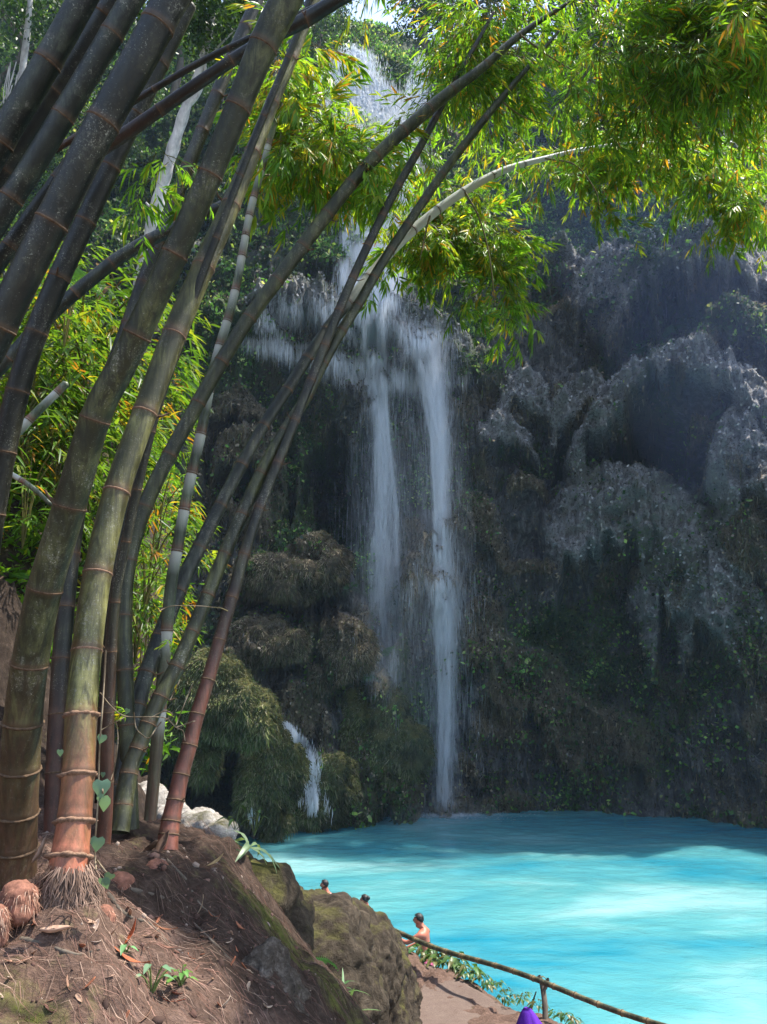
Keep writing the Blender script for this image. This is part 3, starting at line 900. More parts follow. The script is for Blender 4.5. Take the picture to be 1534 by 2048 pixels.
C5, _, _ = culm('slim waxy white banded culm between the thick culms', [(300, 1640, 27), (322, 1400, 27), (340, 1190, 26), (355, 1095, 25), (372, 1000, 24), (384, 945, 23), (403, 862, 22), (420, 770, 21), (440, 690, 20), (458, 630, 19), (474, 565, 18), (486, 500, 17), (500, 425, 16), (520, 350, 15), (542, 272, 13), (556, 225, 11), (570, 180, 7)], 4.2, 5.2, M_BAM_WAX,
               nodes=[1420, 1260, 1100, 1016, 944, 866, 780, 690, 640, 580, 512, 470, 430, 395, 340, 290], red=.3)
C7, c7p, _ = culm('long grey culm ending in a sunlit white arch over the falls', [(232,1660,44),(258,1479,41),(275,1410,39),(293,1347,37),(357,1181,35),(398,1096,31),(441,1010,28),(484,928,27),(527,852,26),(577,776,25),(616,714,24),(652,660,23),(705,595,22),(780,505,21),(850,440,20),(925,385,18),(1005,342,15),(1090,317,11),(1180,296,7),(1300,285,5),(1410,310,4),(1490,370,3)], 3.8, 7.3, M_BAM_PALE,
               nodes=[1570, 1490, 1410, 1345, 1270, 1180, 1095, 1010, 928, 850, 780, 716, 660, 605, 555, 505, 460, 420, 385, 355, 330])
C6, c6p, _ = culm('straight culm in front whose top ends dark below the upper leaves', [(238,1665,44),(258,1544,39),(275,1500,37),(296,1448,35),(320,1395,35),(353,1334,34),(384,1265,32),(416,1189,31),(447,1113,29),(485,1028,28),(521,949,27),(567,866,25),(612,796,23),(647,726,22),(684,660,22),(718,606,21),(765,525,20),(820,442,19),(890,340,18),(950,262,17),(1000,200,15),(1060,130,10),(1120,60,6)], 3.6, 5.8, M_BAM,
               nodes=[1610, 1545, 1495, 1445, 1392, 1332, 1262, 1187, 1107, 1027, 945, 862, 790, 725, 660, 610, 555, 500, 450, 400, 350, 300])
C8, c8p, _ = culm('reddish brown culm standing at the right edge of the clump', [(334,1702,48),(337,1672,43),(343,1634,39),(352,1596,37),(363,1546,35),(378,1494,33),(395,1427,31),(417,1357,29),(439,1280,28),(463,1198,27),(489,1107,25),(519,1016,23),(556,925,22),(592,835,21),(622,760,20),(652,685,20),(690,592,19),(736,490,18),(786,390,17),(838,298,16),(892,196,13),(940,110,10),(990,20,6)], 3.65, 5.6, M_BAM_RED,
               nodes=[1665, 1637, 1597, 1547, 1488, 1428, 1358, 1280, 1192, 1108, 1015, 925, 840, 760, 690, 620, 555, 490, 430, 370, 310], red=.85, flare=1.6, red_len=1.25)
# the leaning group at the left: feet outside the frame
LEAN = 'leaning bamboo culms at the upper left'
for lab, pts, t0, t1, mt, sp in [
    ('lichen spotted culm leaning across the extreme top left corner', [(-430, 1000, 92), (-180, 600, 88), (-10, 300, 84), (80, 150, 80), (165, 0, 76), (330, -300, 66)], 2.9, 3.0, M_BAM_GREY, .36),
    ('narrow silvery culm with pale ringed nodes at top left', [(-380, 980, 34), (-130, 520, 32), (10, 285, 30), (65, 190, 28), (130, 92, 27), (200, -5, 26), (330, -180, 22)], 3.3, 3.4, M_BAM_WAX, .22),
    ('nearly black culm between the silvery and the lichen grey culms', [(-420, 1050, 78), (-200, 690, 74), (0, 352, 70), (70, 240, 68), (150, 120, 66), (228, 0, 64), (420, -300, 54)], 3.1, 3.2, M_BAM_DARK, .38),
    ('grey culm thick with white lichen crossing the upper left', [(-430, 1130, 80), (-190, 740, 76), (0, 432, 72), (60, 340, 70), (112, 255, 68), (190, 125, 66), (275, -20, 62), (440, -300, 52)], 2.9, 3.0, M_BAM_GREY, .37),
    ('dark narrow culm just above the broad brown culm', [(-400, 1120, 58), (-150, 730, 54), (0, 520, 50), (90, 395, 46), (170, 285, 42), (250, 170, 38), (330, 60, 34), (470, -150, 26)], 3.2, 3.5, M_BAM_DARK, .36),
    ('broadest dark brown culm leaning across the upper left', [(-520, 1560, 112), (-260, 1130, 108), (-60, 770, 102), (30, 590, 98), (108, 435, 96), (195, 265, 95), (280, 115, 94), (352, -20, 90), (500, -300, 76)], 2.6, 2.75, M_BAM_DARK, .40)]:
    o, _, _ = culm(lab, [(a_, b_, c_ * .76) for a_, b_, c_ in pts], t0, t1, mt, spacing=sp, red=0)
    o['group'] = LEAN
for lab, pts, t0, t1, mt, sp in [
    ('black slanting culm crossing behind the thick culms up to the top', [(120, 352, 30), (250, 268, 28), (380, 178, 26), (500, 98, 25), (610, 40, 30), (690, -8, 28), (850, -90, 20)], 3.6, 3.6, M_BAM_DARK, .4),
    ('thinner black slanting culm above the lower one', [(110, 300, 15), (285, 192, 14), (400, 125, 14), (500, 76, 13), (640, 10, 12), (800, -60, 10)], 3.7, 3.7, M_BAM_DARK, .4),
    ('fallen grey culm slanting behind the thick culms at left', [(-160, 880, 36), (0, 735, 33), (75, 655, 31), (155, 582, 30), (250, 508, 28), (345, 458, 26), (470, 400, 22)], 4.4, 4.9, M_BAM_GREY, .28),
    ('sunlit cream culm slanting in from the left edge', [(-150, 1040, 26), (0, 900, 22), (70, 828, 20), (137, 763, 17)], 5.2, 5.6, M_BAM_WAX, .28),
    ('short pale culm at the left edge above the fallen grey one', [(-60, 850, 17), (0, 690, 16), (26, 640, 15), (48, 604, 13)], 5.0, 5.1, M_BAM_WAX, .3),
    ('thin pale stick lying across the leaves at the left edge', [(-60, 925, 14), (0, 938, 13), (60, 972, 12), (105, 1012, 9)], 5.0, 5.0, M_BAM_WAX, .25)]:
    o, _, _ = culm(lab, pts, t0, t1, mt, spacing=sp, red=.2 if mt is M_BAM_DARK else 0)
    o['group'] = 'slanting culms behind the clump'
for lab, pts, t0, t1, mt, sp, rd in [
    ('dark shaded culm standing behind the two thick front culms', [(105, 1720, 44), (112, 1500, 42), (128, 1250, 40), (150, 1050, 38), (190, 850, 36), (260, 640, 32), (350, 400, 30), (470, 100, 26), (560, -100, 22)], 3.9, 5.6, M_BAM_RED, .3, .6),
    ('blackish culm between the thick olive and golden culms high up', [(205, 1690, 40), (215, 1400, 38), (235, 1150, 36), (268, 960, 36), (318, 780, 36), (385, 600, 35), (440, 450, 33), (520, 260, 30), (600, 60, 27), (650, -60, 24)], 5.0, 6.2, M_BAM_DARK, .36, .3),
    ('stout stump of a culm in shade by the left edge', [(-40, 1740, 70), (-45, 1500, 68), (-40, 1250, 60), (-10, 1000, 56), (60, 700, 50), (200, 380, 44), (380, 0, 36)], 3.5, 3.9, M_BAM_DARK, .3, .5)]:
    o, _, _ = culm(lab, pts, t0, t1, mt, spacing=sp, red=rd)

# ------------------------------------------------------------------ leaves
GREENS = np.array([1.2, 1.24, 1.1]) * np.array([(0.085, 0.19, 0.018), (0.12, 0.24, 0.024), (0.16, 0.27, 0.024), (0.06, 0.14, 0.018), (0.22, 0.28, 0.022), (0.36, 0.28, 0.022), (0.36, 0.18, 0.022)])
GW = np.array([.24, .25, .18, .15, .10, .055, .025])


def lance(base, d, up, L, w, droop):
    """one lance leaf: 7 verts, folded along its midrib and drooping"""
    d = d / np.linalg.norm(d); s = np.cross(d, up); s /= (np.linalg.norm(s) + 1e-9); n = np.cross(s, d)
    v = [base]
    for f, wf in ((0.3, 1.0), (0.68, 0.72)):
        c = base + d * L * f + np.array([0, 0, -droop * L * f * f])
        v += [c + s * w * wf + n * w * .25, c - n * w * 0.12, c - s * w * wf + n * w * .25]
    v.append(base + d * L + np.array([0, 0, -droop * L]))
    return v


LF = [(0, 1, 2), (0, 2, 3), (7, 5, 4), (7, 6, 5)]
LQ = [(1, 4, 5, 2), (2, 5, 6, 3)]


def spray_mesh(name, seed, n_tw=6, leaves=(5, 9), L=(0.12, 0.21), size=0.5, twigs=True, cols=GREENS, cw=GW, droop=.35, wr=.062):
    r = np.random.default_rng(seed)
    V, T, Q, Cc = [], [], [], []
    tw = []
    main = np.array([[0, 0, 0], [size * .35, 0, .02], [size * .7, .02, -.04], [size, 0, -.16]])
    track = catmull(main, 6)
    tw.append((track, .003))
    for k in range(n_tw):
        f = (k + .7) / n_tw; b = track[min(int(f * len(track)), len(track) - 1)]
        a = r.uniform(-1.2, 1.2); e = r.uniform(-.9, .25)
        dr = np.array([math.cos(a) * math.cos(e), math.sin(a) * math.cos(e), math.sin(e)])
        ln = r.uniform(.08, .26) * size / .5
        tip = b + dr * ln + np.array([0, 0, -.05])
        tw.append((catmull(np.array([b, b + dr * ln * .5 + [0, 0, .01], tip]), 3), .0018))
        nl = r.integers(*leaves)
        base_c = r.choice(len(cols), p=cw)
        for q in range(nl):
            ff = 1 - (q / nl) * .6
            p = b + (tip - b) * ff
            sp = (q % 2 * 2 - 1) * r.uniform(.25, 1.0) * (0.4 + q / nl)
            ca, sa = math.cos(sp), math.sin(sp)
            d = np.array([dr[0] * ca - dr[1] * sa, dr[0] * sa + dr[1] * ca, dr[2] - r.uniform(.15, .8)])
            up = np.array([r.normal(0, .4), r.normal(0, .4), 1.0])
            l = r.uniform(*L); i0 = len(V)
            V += lance(p, d, up, l, l * wr * r.uniform(.8, 1.3), r.uniform(.05, droop))
            T += [tuple(x + i0 for x in f_) for f_ in LF]; Q += [tuple(x + i0 for x in f_) for f_ in LQ]
            c = cols[base_c if r.random() < .55 else r.choice(len(cols), p=cw)] * r.uniform(.75, 1.25)
            Cc += [c] * 8
    for tr, rd in (tw if twigs else []):
        v, q = sweep(tr, np.linspace(rd, rd * .5, len(tr)), 4); i0 = len(V)
        V += list(v); Q += [tuple(x + i0 for x in f_) for f_ in q]; Cc += [np.array((.12, .12, .03))] * len(v)
    return mesh(name, np.array(V), [np.array(T), np.array(Q)], M_LEAF, cols=np.array(Cc))


SPRAYS = [spray_mesh('leaf_spray', 100 + i, 8, (6, 10), L=(.09, .155), wr=.078) for i in range(8)]
YEL_W = np.array([.12, .17, .2, .04, .25, .15, .07])
SPRAYS_Y = [spray_mesh('leaf_spray', 200 + i, 8, (6, 10), L=(.09, .155), wr=.078, cw=YEL_W) for i in range(4)]
FINE = [spray_mesh('leaf_spray', 150 + i, 20, (5, 8), L=(.06, .105), size=.55, wr=.075, cw=(YEL_W if i == 5 else np.array([.24, .23, .16, .18, .11, .05, .03]))) for i in range(6)]
rs_ = np.random.default_rng(77)
TOTAL = {}
SUNV = np.array(SUN_DIR)
GAPS = [(at(*q[:3]), q[3]) for q in [(150, 1420, 2.75, .30), (150, 1560, 2.75, .34), (145, 1680, 2.75, .34), (120, 1930, 2.5, .40), (250, 1960, 2.6, .36), (30, 1900, 2.45, .36), (180, 1220, 2.85, .2), (380, 450, 3.0, .2), (240, 1000, 2.95, .16), (560, 560, 4.3, .2), (350, 1640, 3.6, .12), (60, 1500, 3.1, .12), (420, 1180, 3.9, .12), (530, 930, 4.2, .12), (400, 1640, 5.6, .22), (800, 490, 6.0, .1), (860, 432, 6.2, .12), (925, 385, 6.4, .12), (985, 352, 6.6, .12), (1050, 328, 6.7, .12)]]


def in_gap(P):
    for g, rad_ in GAPS:
        v_ = P - g; k_ = v_ @ SUNV
        if k_ > 0 and np.linalg.norm(v_ - k_ * SUNV) < rad_ + .10: return True
    return False




def scatter(owner, zones, name='leaf_spray', sc=(0.5, 0.85)):
    for (cx, cy, rx, ry, t0, t1, n, yel) in zones:
        for _ in range(n):
            if TOTAL.get(owner.name, 0) >= 296: break
            while True:
                a, b = rs_.uniform(-1, 1, 2)
                if a * a + b * b < 1: break
            fine_ = t1 < 6.3 and owner is not C5 and n > 6
            P = at(cx + a * rx, cy - (85 if fine_ else 32) + b * ry, rs_.uniform(t0, t1))
            fine_ = t1 < 6.3 and owner is not C5 and n > 6
            pool_ = FINE if fine_ else (SPRAYS_Y if rs_.random() < yel else SPRAYS)
            s = rs_.uniform(.7, 1.1) if fine_ else rs_.uniform(*sc)
            eu = (rs_.normal(0, .35), rs_.normal(.15, .45), rs_.uniform(0, 6.28))
            from mathutils import Euler
            tipv = np.array(Euler(eu).to_matrix() @ Vector((.55 * s, 0, -.12 * s)))
            if any(in_gap(P + tipv * f_ + np.array([0, 0, -.10 * s])) for f_ in (0.1, .55, 1.0)): continue
            qx, qy, _q = pix(P + tipv * .6 + np.array([0, 0, -.12 * s]))
            if 668 < qx < 868 and 40 < qy < 272: continue          # the opening before the upper falls
            place(name, pool_[rs_.integers(len(pool_))], P, owner, eu, s)
            TOTAL[owner.name] = TOTAL.get(owner.name, 0) + 1


def branch(owner, pts, t0, t1, r0=.008, name='branch'):
    p = np.array(pts, float); tr = catmull(p, 8)
    t = np.linspace(t0, t1, len(tr)); C = at(tr[:, 0], tr[:, 1], t)
    v, q = sweep(C, np.linspace(r0, r0 * .4, len(C)), 6)
    obj(name, v, q, M_TWIG, owner, smooth=True)


# crown of the sunlit arch
scatter(C7, [(1130, 340, 90, 36, 7.0, 7.7, 40, .6), (1215, 318, 90, 44, 7.0, 7.7, 44, .6), (1310, 330, 90, 32, 7.0, 7.7, 50, .6), (1420, 365, 85, 36, 7.0, 7.6, 50, .45), (1500, 435, 36, 50, 7, 7.5, 30, .4),
             (1030, 365, 60, 34, 6.8, 7.5, 22, .6), (1190, 415, 30, 24, 7.0, 7.4, 10, .4), (1465, 420, 40, 36, 7, 7.5, 14, .4), (930, 425, 60, 24, 6.8, 7.3, 16, .5)])
branch(C7, [(1090, 317), (1150, 330), (1190, 380), (1200, 420)], 6.2, 6.3)
branch(C7, [(930, 384), (960, 440), (980, 520), (990, 610)], 6.0, 6.0)
branch(C7, [(860, 432), (850, 470), (840, 520)], 5.8, 5.7)
scatter(C6, [(870, 490, 70, 56, 6.5, 7.2, 50, .5), (960, 505, 60, 60, 6.6, 7.2, 58, .5), (990, 585, 36, 56, 6.6, 7.1, 34, .35), (995, 645, 18, 24, 6.6, 6.9, 7, .3), (830, 530, 40, 34, 6.5, 7.0, 14, .2)])
branch(C6, [(1000, 200), (1040, 230), (1090, 250)], 5.6, 5.8)
# leaves hanging over the upper falls, left of the arch
scatter(C5, [(590, 200, 30, 60, 5.2, 6.2, 10, .6), (600, 310, 55, 60, 5.0, 6.2, 64, .4), (680, 345, 80, 45, 5.2, 6.3, 58, .4), (780, 355, 70, 36, 5.6, 6.4, 44, .4), (575, 200, 26, 80, 5.0, 5.8, 22, .5),
             (690, 310, 40, 16, 5.4, 6.2, 6, .4), (610, 90, 20, 30, 5.4, 6.2, 3, .4), (600, 270, 30, 30, 5.4, 6.2, 8, .4)])
branch(C5, [(520, 350), (570, 350), (640, 346), (690, 350)], 5.1, 5.6)
branch(C5, [(556, 225), (620, 220), (690, 260)], 5.2, 5.7)
scatter(C8, [(945, 110, 50, 66, 5.0, 5.9, 36, .2), (990, 70, 80, 55, 4.9, 5.9, 44, .15), (935, 240, 46, 36, 5.1, 5.9, 28, .15), (985, 190, 60, 50, 4.9, 5.9, 38, .15), (890, 350, 50, 28, 6.2, 6.8, 22, .4), (745, 200, 14, 40, 5.4, 5.8, 3, .3)])
scatter(C4, [(1090, 100, 110, 80, 4.7, 5.9, 54, .2), (1225, 95, 110, 80, 4.7, 5.9, 52, .2), (1180, -50, 200, 40, 4.6, 5.9, 36, .1), (1200, 190, 90, 40, 4.9, 5.9, 36, .2)])
branch(C4, [(1040, 70), (1110, 120), (1200, 170)], 5.3, 5.6)


def arch(label, pts, t0, t1, zones, mat=M_BAM):
    o, _, _ = culm(label, pts, t0, t1, mat, spacing=.3)
    o['group'] = 'bamboo tops drooping in from above'
    scatter(o, zones)
    return o


arch('leafy bamboo top drooping into the upper right corner', [(700, -900, 30), (1000, -420, 20), (1250, -150, 13), (1400, -20, 8), (1470, 100, 5), (1490, 190, 3)], 4.0, 5.6,
     [(1370, 100, 100, 76, 4.7, 6.0, 50, .2), (1480, 110, 60, 90, 4.7, 6.0, 40, .25), (1390, 215, 80, 30, 4.8, 5.8, 34, .3), (1490, 235, 40, 30, 4.9, 5.8, 18, .3), (1420, -50, 160, 40, 4.6, 5.9, 36, .1), (1590, 60, 50, 140, 4.8, 6.0, 24, .1)])
arch('close leafy bamboo tip hanging at the top edge right of centre', [(900, -700, 22), (1150, -300, 14), (1290, -90, 8), (1330, -20, 4)], 3.6, 4.0,
     [(1310, 10, 40, 16, 3.8, 4.2, 5, .4), (1510, 40, 24, 40, 3.8, 4.2, 4, .7)])
def crown(label, pts, t0, t1, lo, hi, n):  # unseen leafy tops added to shade the bank, with openings for sun patches
    o, _, _ = culm(label, pts, t0, t1, M_BAM, spacing=.3)
    o['group'] = 'bamboo tops drooping in from above'
    lo, hi = np.array(lo), np.array(hi); k = 0
    from mathutils import Euler
    while k < n:
        P = lo + (hi - lo) * rs_.random(3); k += 1
        eu = (rs_.normal(0, .35), rs_.normal(.15, .45), rs_.uniform(0, 6.28)); s = rs_.uniform(.9, 1.4)
        tipv = np.array(Euler(eu).to_matrix() @ Vector((.55 * s, 0, -.12 * s)))
        q_ = pix(P + tipv * .5)
        if q_[1] > -60 or any(in_gap(P + tipv * f_) for f_ in (.1, .55, 1.0)): continue
        place('leaf_spray', FINE[rs_.integers(len(FINE))], P, o, eu, s)


crown('unseen bamboo crown added above the picture to shade the bank', [(640, -500, 30), (900, -900, 20), (1200, -800, 12), (1500, -500, 6)], 4.2, 5.0, (.2, 2.4, 8.8), (2.2, 4.4, 10.4), 170)
crown('second unseen bamboo crown added above the picture to shade the bank', [(600, -700, 30), (1000, -1300, 20), (1500, -1300, 12), (1900, -900, 6)], 3.6, 4.4, (.9, 1.6, 9.0), (3.0, 3.8, 10.6), 150)
# sprigs low on the clump
branch(C8, [(455, 1222), (440, 1216), (415, 1214)], 4.0, 3.9, .004)
scatter(C8, [(450, 1250, 6, 4, 3.72, 3.75, 1, 0), (385, 1375, 8, 10, 3.9, 4.0, 1, 0)], sc=(.3, .36))
scatter(C2, [(165, 1305, 14, 14, 2.9, 3.0, 1, .3)], sc=(.2, .25))
scatter(C6, [(335, 1310, 8, 8, 3.7, 3.8, 1, .3), (252, 1465, 8, 8, 3.6, 3.7, 1, 0)], sc=(.22, .26))
scatter(C1, [(330, 345, 40, 24, 3.9, 4.2, 4, .1)], sc=(.6, .8))

# ------------------------------------------------------------------ bamboo thicket and shrubs on the left slope
def shrub_mesh(name, seed, n=34, rad=.75, h=1.1, cols=GREENS, cw=GW, L=(.13, .24)):
    r = np.random.default_rng(seed)
    V, T, Q, Cc = [], [], [], []
    for k in range(n * 9):
        if k % 9 == 0:
            an = r.uniform(0, 6.28); rr = rad * math.sqrt(r.uniform(0.05, 1)); zz = h * r.uniform(.05, 1)
            rr *= math.sqrt(max(.1, 1 - (zz / h - .45) ** 2 * 2.5))
            b = np.array([rr * math.cos(an), rr * math.sin(an), zz]); out_ = np.array([math.cos(an), math.sin(an), 0.0])
            bc = r.choice(len(cols), p=cw)
        sp = r.uniform(-1.3, 1.3); ca, sa = math.cos(sp), math.sin(sp)
        d = np.array([out_[0] * ca - out_[1] * sa, out_[0] * sa + out_[1] * ca, r.uniform(-.9, .35)])
        l = r.uniform(*L); i0 = len(V)
        V += lance(b + r.normal(0, .05, 3), d, np.array([r.normal(0, .4), r.normal(0, .4), 1.]), l, l * .075, r.uniform(.1, .5))
        T += [tuple(x + i0 for x in f_) for f_ in LF]; Q += [tuple(x + i0 for x in f_) for f_ in LQ]
        Cc += [cols[bc if r.random() < .6 else r.choice(len(cols), p=cw)] * r.uniform(.75, 1.25)] * 8
    for k in range(5):
        an = k * 1.3; v, q = sweep(catmull(np.array([[0, 0, -.25], [.1 * math.cos(an), .1 * math.sin(an), h * .5], [rad * .5 * math.cos(an), rad * .5 * math.sin(an), h * .9]]), 5), .009, 5)
        i0 = len(V); V += list(v); Q += [tuple(x + i0 for x in f_) for f_ in q]; Cc += [np.array((.14, .13, .04))] * len(v)
    return mesh(name, np.array(V), [np.array(T), np.array(Q)], M_LEAF, cols=np.array(Cc))


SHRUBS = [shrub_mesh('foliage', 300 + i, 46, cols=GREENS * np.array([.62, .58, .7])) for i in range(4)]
TH_GROUP = 'bamboo thicket on the slope behind the culms'
SH = [(150, 700, 8.5, 1.5), (230, 720, 9.5, 1.4), (70, 760, 7.5, 1.3), (180, 790, 8.0, 1.2), (30, 830, 7.0, 1.1), (250, 830, 9.0, 1.0), (120, 860, 7.4, 1.0), (60, 960, 6.6, .75), (300, 1100, 8.5, 1.0), (280, 1190, 8.2, .9), (320, 1010, 9.0, .8), (210, 1000, 8, .8),
      (290, 1270, 8.0, .7), (190, 880, 8.2, 1.0), (140, 580, 7.0, .7), (30, 660, 8.5, 1.1), (270, 650, 11, 1.3), (330, 850, 10, .7), (160, 1170, 7.5, .8), (130, 1000, 7.0, .6), (40, 560, 9, 1.0), (310, 770, 10.5, .9)]
for i, (px, py, t, s) in enumerate(SH):
    P = at(px, py, t)
    P[2] -= .55 * s
    e = empty('bamboo_shrub', P, {7: 'small bamboo bush low at the left edge under the sunlit cream culm', 8: 'bamboo bush showing between the golden culm and the thin culms', 10: 'bamboo bush showing through the gap beside the slim banded culm', 12: 'lowest bamboo bush between the feet of the thin culms', 14: 'bamboo bush behind the fallen grey culm and the feathery fern', 16: 'far bamboo bush behind the pale bare trunk', 20: 'highest bamboo bush at the left edge behind the leaning culms'}.get(i, 'bright narrow leaved bamboo bush on the slope behind the thick culms'), 'shrub', TH_GROUP)
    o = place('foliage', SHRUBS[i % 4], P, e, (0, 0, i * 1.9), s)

M_HILL = make_rock_mat('dark_earth', (0.012, 0.009, 0.007), (0.045, 0.032, 0.024), (0.12, 0.088, 0.068), 0.45, 1.2)
# hillside carrying the thicket: earth rising behind the clump to the foot of the cliff on the left
hx = np.linspace(0, 1, 90); hyy = np.linspace(0, 1, 90)
rows = [[(-420, 1300, 6.0), (-100, 1180, 6.4), (90, 1330, 6.8), (190, 1450, 7.8), (300, 1560, 8.6)],
        [(-420, 900, 7.5), (-100, 900, 7.6), (90, 980, 8.0), (240, 1100, 9.2), (340, 1300, 10.5)],
        [(-420, 600, 10), (-100, 640, 10.0), (120, 700, 10.5), (250, 800, 11.5), (350, 1000, 13)],
        [(-420, 520, 13), (-100, 600, 13.0), (120, 720, 14), (250, 840, 15), (350, 1040, 17)]]
G = np.array([[at(*c) for c in r] for r in rows])
HX, HY = np.meshgrid(np.linspace(0, 4, 120), np.linspace(0, 3, 120))


def bil(G, u, v):
    i = np.clip(u.astype(int), 0, 3); j = np.clip(v.astype(int), 0, 2); a = (u - i)[..., None]; b = (v - j)[..., None]
    a = a * a * (3 - 2 * a); b = b * b * (3 - 2 * b)
    return G[j, i] * (1 - a) * (1 - b) + G[j, i + 1] * a * (1 - b) + G[j + 1, i] * (1 - a) * b + G[j + 1, i + 1] * a * b


HP = bil(G, HX, HY)
nz = fbm(HP[..., 0] * .9, HP[..., 1] * .9, HP[..., 2] * .9, 71, 5)
HP[..., 1] += .45 * nz; HP[..., 2] += .35 * nz
hi_ = (np.arange(119)[:, None] * 120 + np.arange(119)[None, :]).ravel()
hill = obj('hillside', HP.reshape(-1, 3), np.stack([hi_, hi_ + 1, hi_ + 121, hi_ + 120], 1), M_HILL, smooth=True)
tag(hill, 'earth slope rising behind the bamboo clump', kind='structure')


# ------------------------------------------------------------------ trees
def crown_mesh(name, seed, rad=(2.6, 2.6, 2.2), clumps=60, per=42, leaf=(.16, .34), cols=None):
    r = np.random.default_rng(seed)
    cols = np.array([(.035, .085, .014), (.055, .12, .02), (.08, .15, .022), (.03, .06, .012)]) if cols is None else cols
    N = clumps * per
    cc = r.normal(0, 1, (clumps, 3)); cc /= np.linalg.norm(cc, axis=1)[:, None]; cc *= (r.uniform(.25, 1, (clumps, 1))) ** .5
    lob = 1 + .3 * np.sin(cc[:, :1] * 4 + seed) * np.cos(cc[:, 1:2] * 5 + seed * 2)
    cc = cc * lob * np.array(rad)
    P = np.repeat(cc, per, 0) + r.normal(0, .30, (N, 3)) * np.array([1, 1, .7])
    d = r.normal(0, 1, (N, 3)); d[:, 2] -= .5; d /= np.linalg.norm(d, axis=1)[:, None]
    u = r.normal(0, 1, (N, 3)); s = np.cross(d, u); s /= np.linalg.norm(s, axis=1)[:, None]
    L = r.uniform(*leaf, (N, 1)); w = L * .22
    V = np.stack([P, P + d * L * .5 + s * w, P + d * L, P + d * L * .5 - s * w], 1).reshape(-1, 3)
    q = np.arange(N * 4).reshape(-1, 4)
    cl = np.repeat(cols[r.integers(0, len(cols), clumps)], per, 0) * r.uniform(.7, 1.3, (N, 1))
    return mesh(name, V, q, M_TREE, cols=np.repeat(cl, 4, 0))


def trunk_mesh(name, seed, h, r0, mat):
    r = np.random.default_rng(seed)
    pts = np.array([[0, 0, -.6], [r.normal(0, .15), r.normal(0, .15), h * .35], [r.normal(0, .3), r.normal(0, .3), h * .7], [r.normal(0, .4), r.normal(0, .4), h]])
    tr = catmull(pts, 8); parts = [sweep(tr, np.linspace(r0, r0 * .35, len(tr)), 10)]
    for k in range(6):
        b = tr[int(len(tr) * (.55 + .07 * k))] if int(len(tr) * (.55 + .07 * k)) < len(tr) else tr[-1]
        a = k * 2.1; e = np.array([math.cos(a), math.sin(a), .6]) * h * .28
        lm = catmull(np.array([b, b + e * .5 + [0, 0, .1], b + e]), 5); parts.append(sweep(lm, np.linspace(r0 * .35, r0 * .1, len(lm)), 7))
    v, f = join(parts)
    return mesh(name, v, f, mat, smooth=True)


CROWNS = [crown_mesh('crown', 400 + i) for i in range(3)]
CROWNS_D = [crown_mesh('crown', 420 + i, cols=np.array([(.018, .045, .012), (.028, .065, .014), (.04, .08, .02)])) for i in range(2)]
TRUNKS = [trunk_mesh('trunk', 440 + i, 4.2, .16, M_BARK) for i in range(3)]
TOPG = 'trees along the cliff top'
TREES = [  # px, py of the crown, metres from the eye, scale, dark?
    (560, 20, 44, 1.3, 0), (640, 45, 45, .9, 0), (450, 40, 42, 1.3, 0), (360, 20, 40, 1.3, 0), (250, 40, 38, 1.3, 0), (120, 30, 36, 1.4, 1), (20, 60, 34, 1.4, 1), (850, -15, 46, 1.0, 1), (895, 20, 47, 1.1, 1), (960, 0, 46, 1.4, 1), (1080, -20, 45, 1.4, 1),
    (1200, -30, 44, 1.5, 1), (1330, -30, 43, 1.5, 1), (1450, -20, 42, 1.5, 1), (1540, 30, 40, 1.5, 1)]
TOP_LABELS = ['sunlit tree on the rim behind the top of the two thickest culms', 'small sunlit tree left of the gap of sky above the falls', 'sunlit rim tree right of the pale bare trunk', 'sunlit rim tree behind the top of the broadest leaning culm', 'sunlit rim tree between the leaning culms', 'dark rim tree behind the leaning culms', 'dark rim tree at the upper left corner', 'small dark tree just right of the gap of sky', 'dark rim tree above the right side of the upper falls',
              'dark rim tree behind the topmost bamboo leaves at centre', 'dark rim tree right of centre behind the leaf roof', 'dark rim tree behind the thick of the leaf roof', 'dark rim tree towards the right behind the leaf roof', 'dark rim tree left of the upper right corner', 'dark rim tree in the upper right corner']
for i, (px, py, dist, s, dk) in enumerate(TREES):
    P = at(px, py, (dist + 8) * .86)
    e = empty('tree', P - [0, 0, 3.6 * s], TOP_LABELS[i], 'tree', TOPG)
    place('trunk', TRUNKS[i % 3], P - [0, 0, 3.6 * s], e, (0, 0, i), s)
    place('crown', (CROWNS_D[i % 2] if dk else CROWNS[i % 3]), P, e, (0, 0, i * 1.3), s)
SLOPE = [(430, 110, .8), (470, 180, .7), (410, 210, .6), (340, 130, .8), (300, 210, .6), (90, 130, .9), (30, 180, .9), (160, 230, .8), (250, 300, .6), (210, 340, .5), (905, 120, .6), (920, 190, .6), (480, 280, .5),
         (60, 330, .7), (120, 420, .7), (20, 480, .8), (430, 270, .5), (500, 110, .7), (540, 170, .6)]
for i, (px, py, s) in enumerate(SLOPE):
    P = cliff_at(px, py, .8)
    e = empty('tree', P - [0, 0, 1.6 * s], 'small bushy tree clinging to the upper cliff face', 'tree', 'small trees clinging to the upper cliff')
    place('trunk', TRUNKS[i % 3], P - [0, 0, 1.8 * s], e, (.15, 0, i), s * .5)
    place('crown', CROWNS[(i + 1) % 3], P, e, (0, 0, i * 1.7), s)

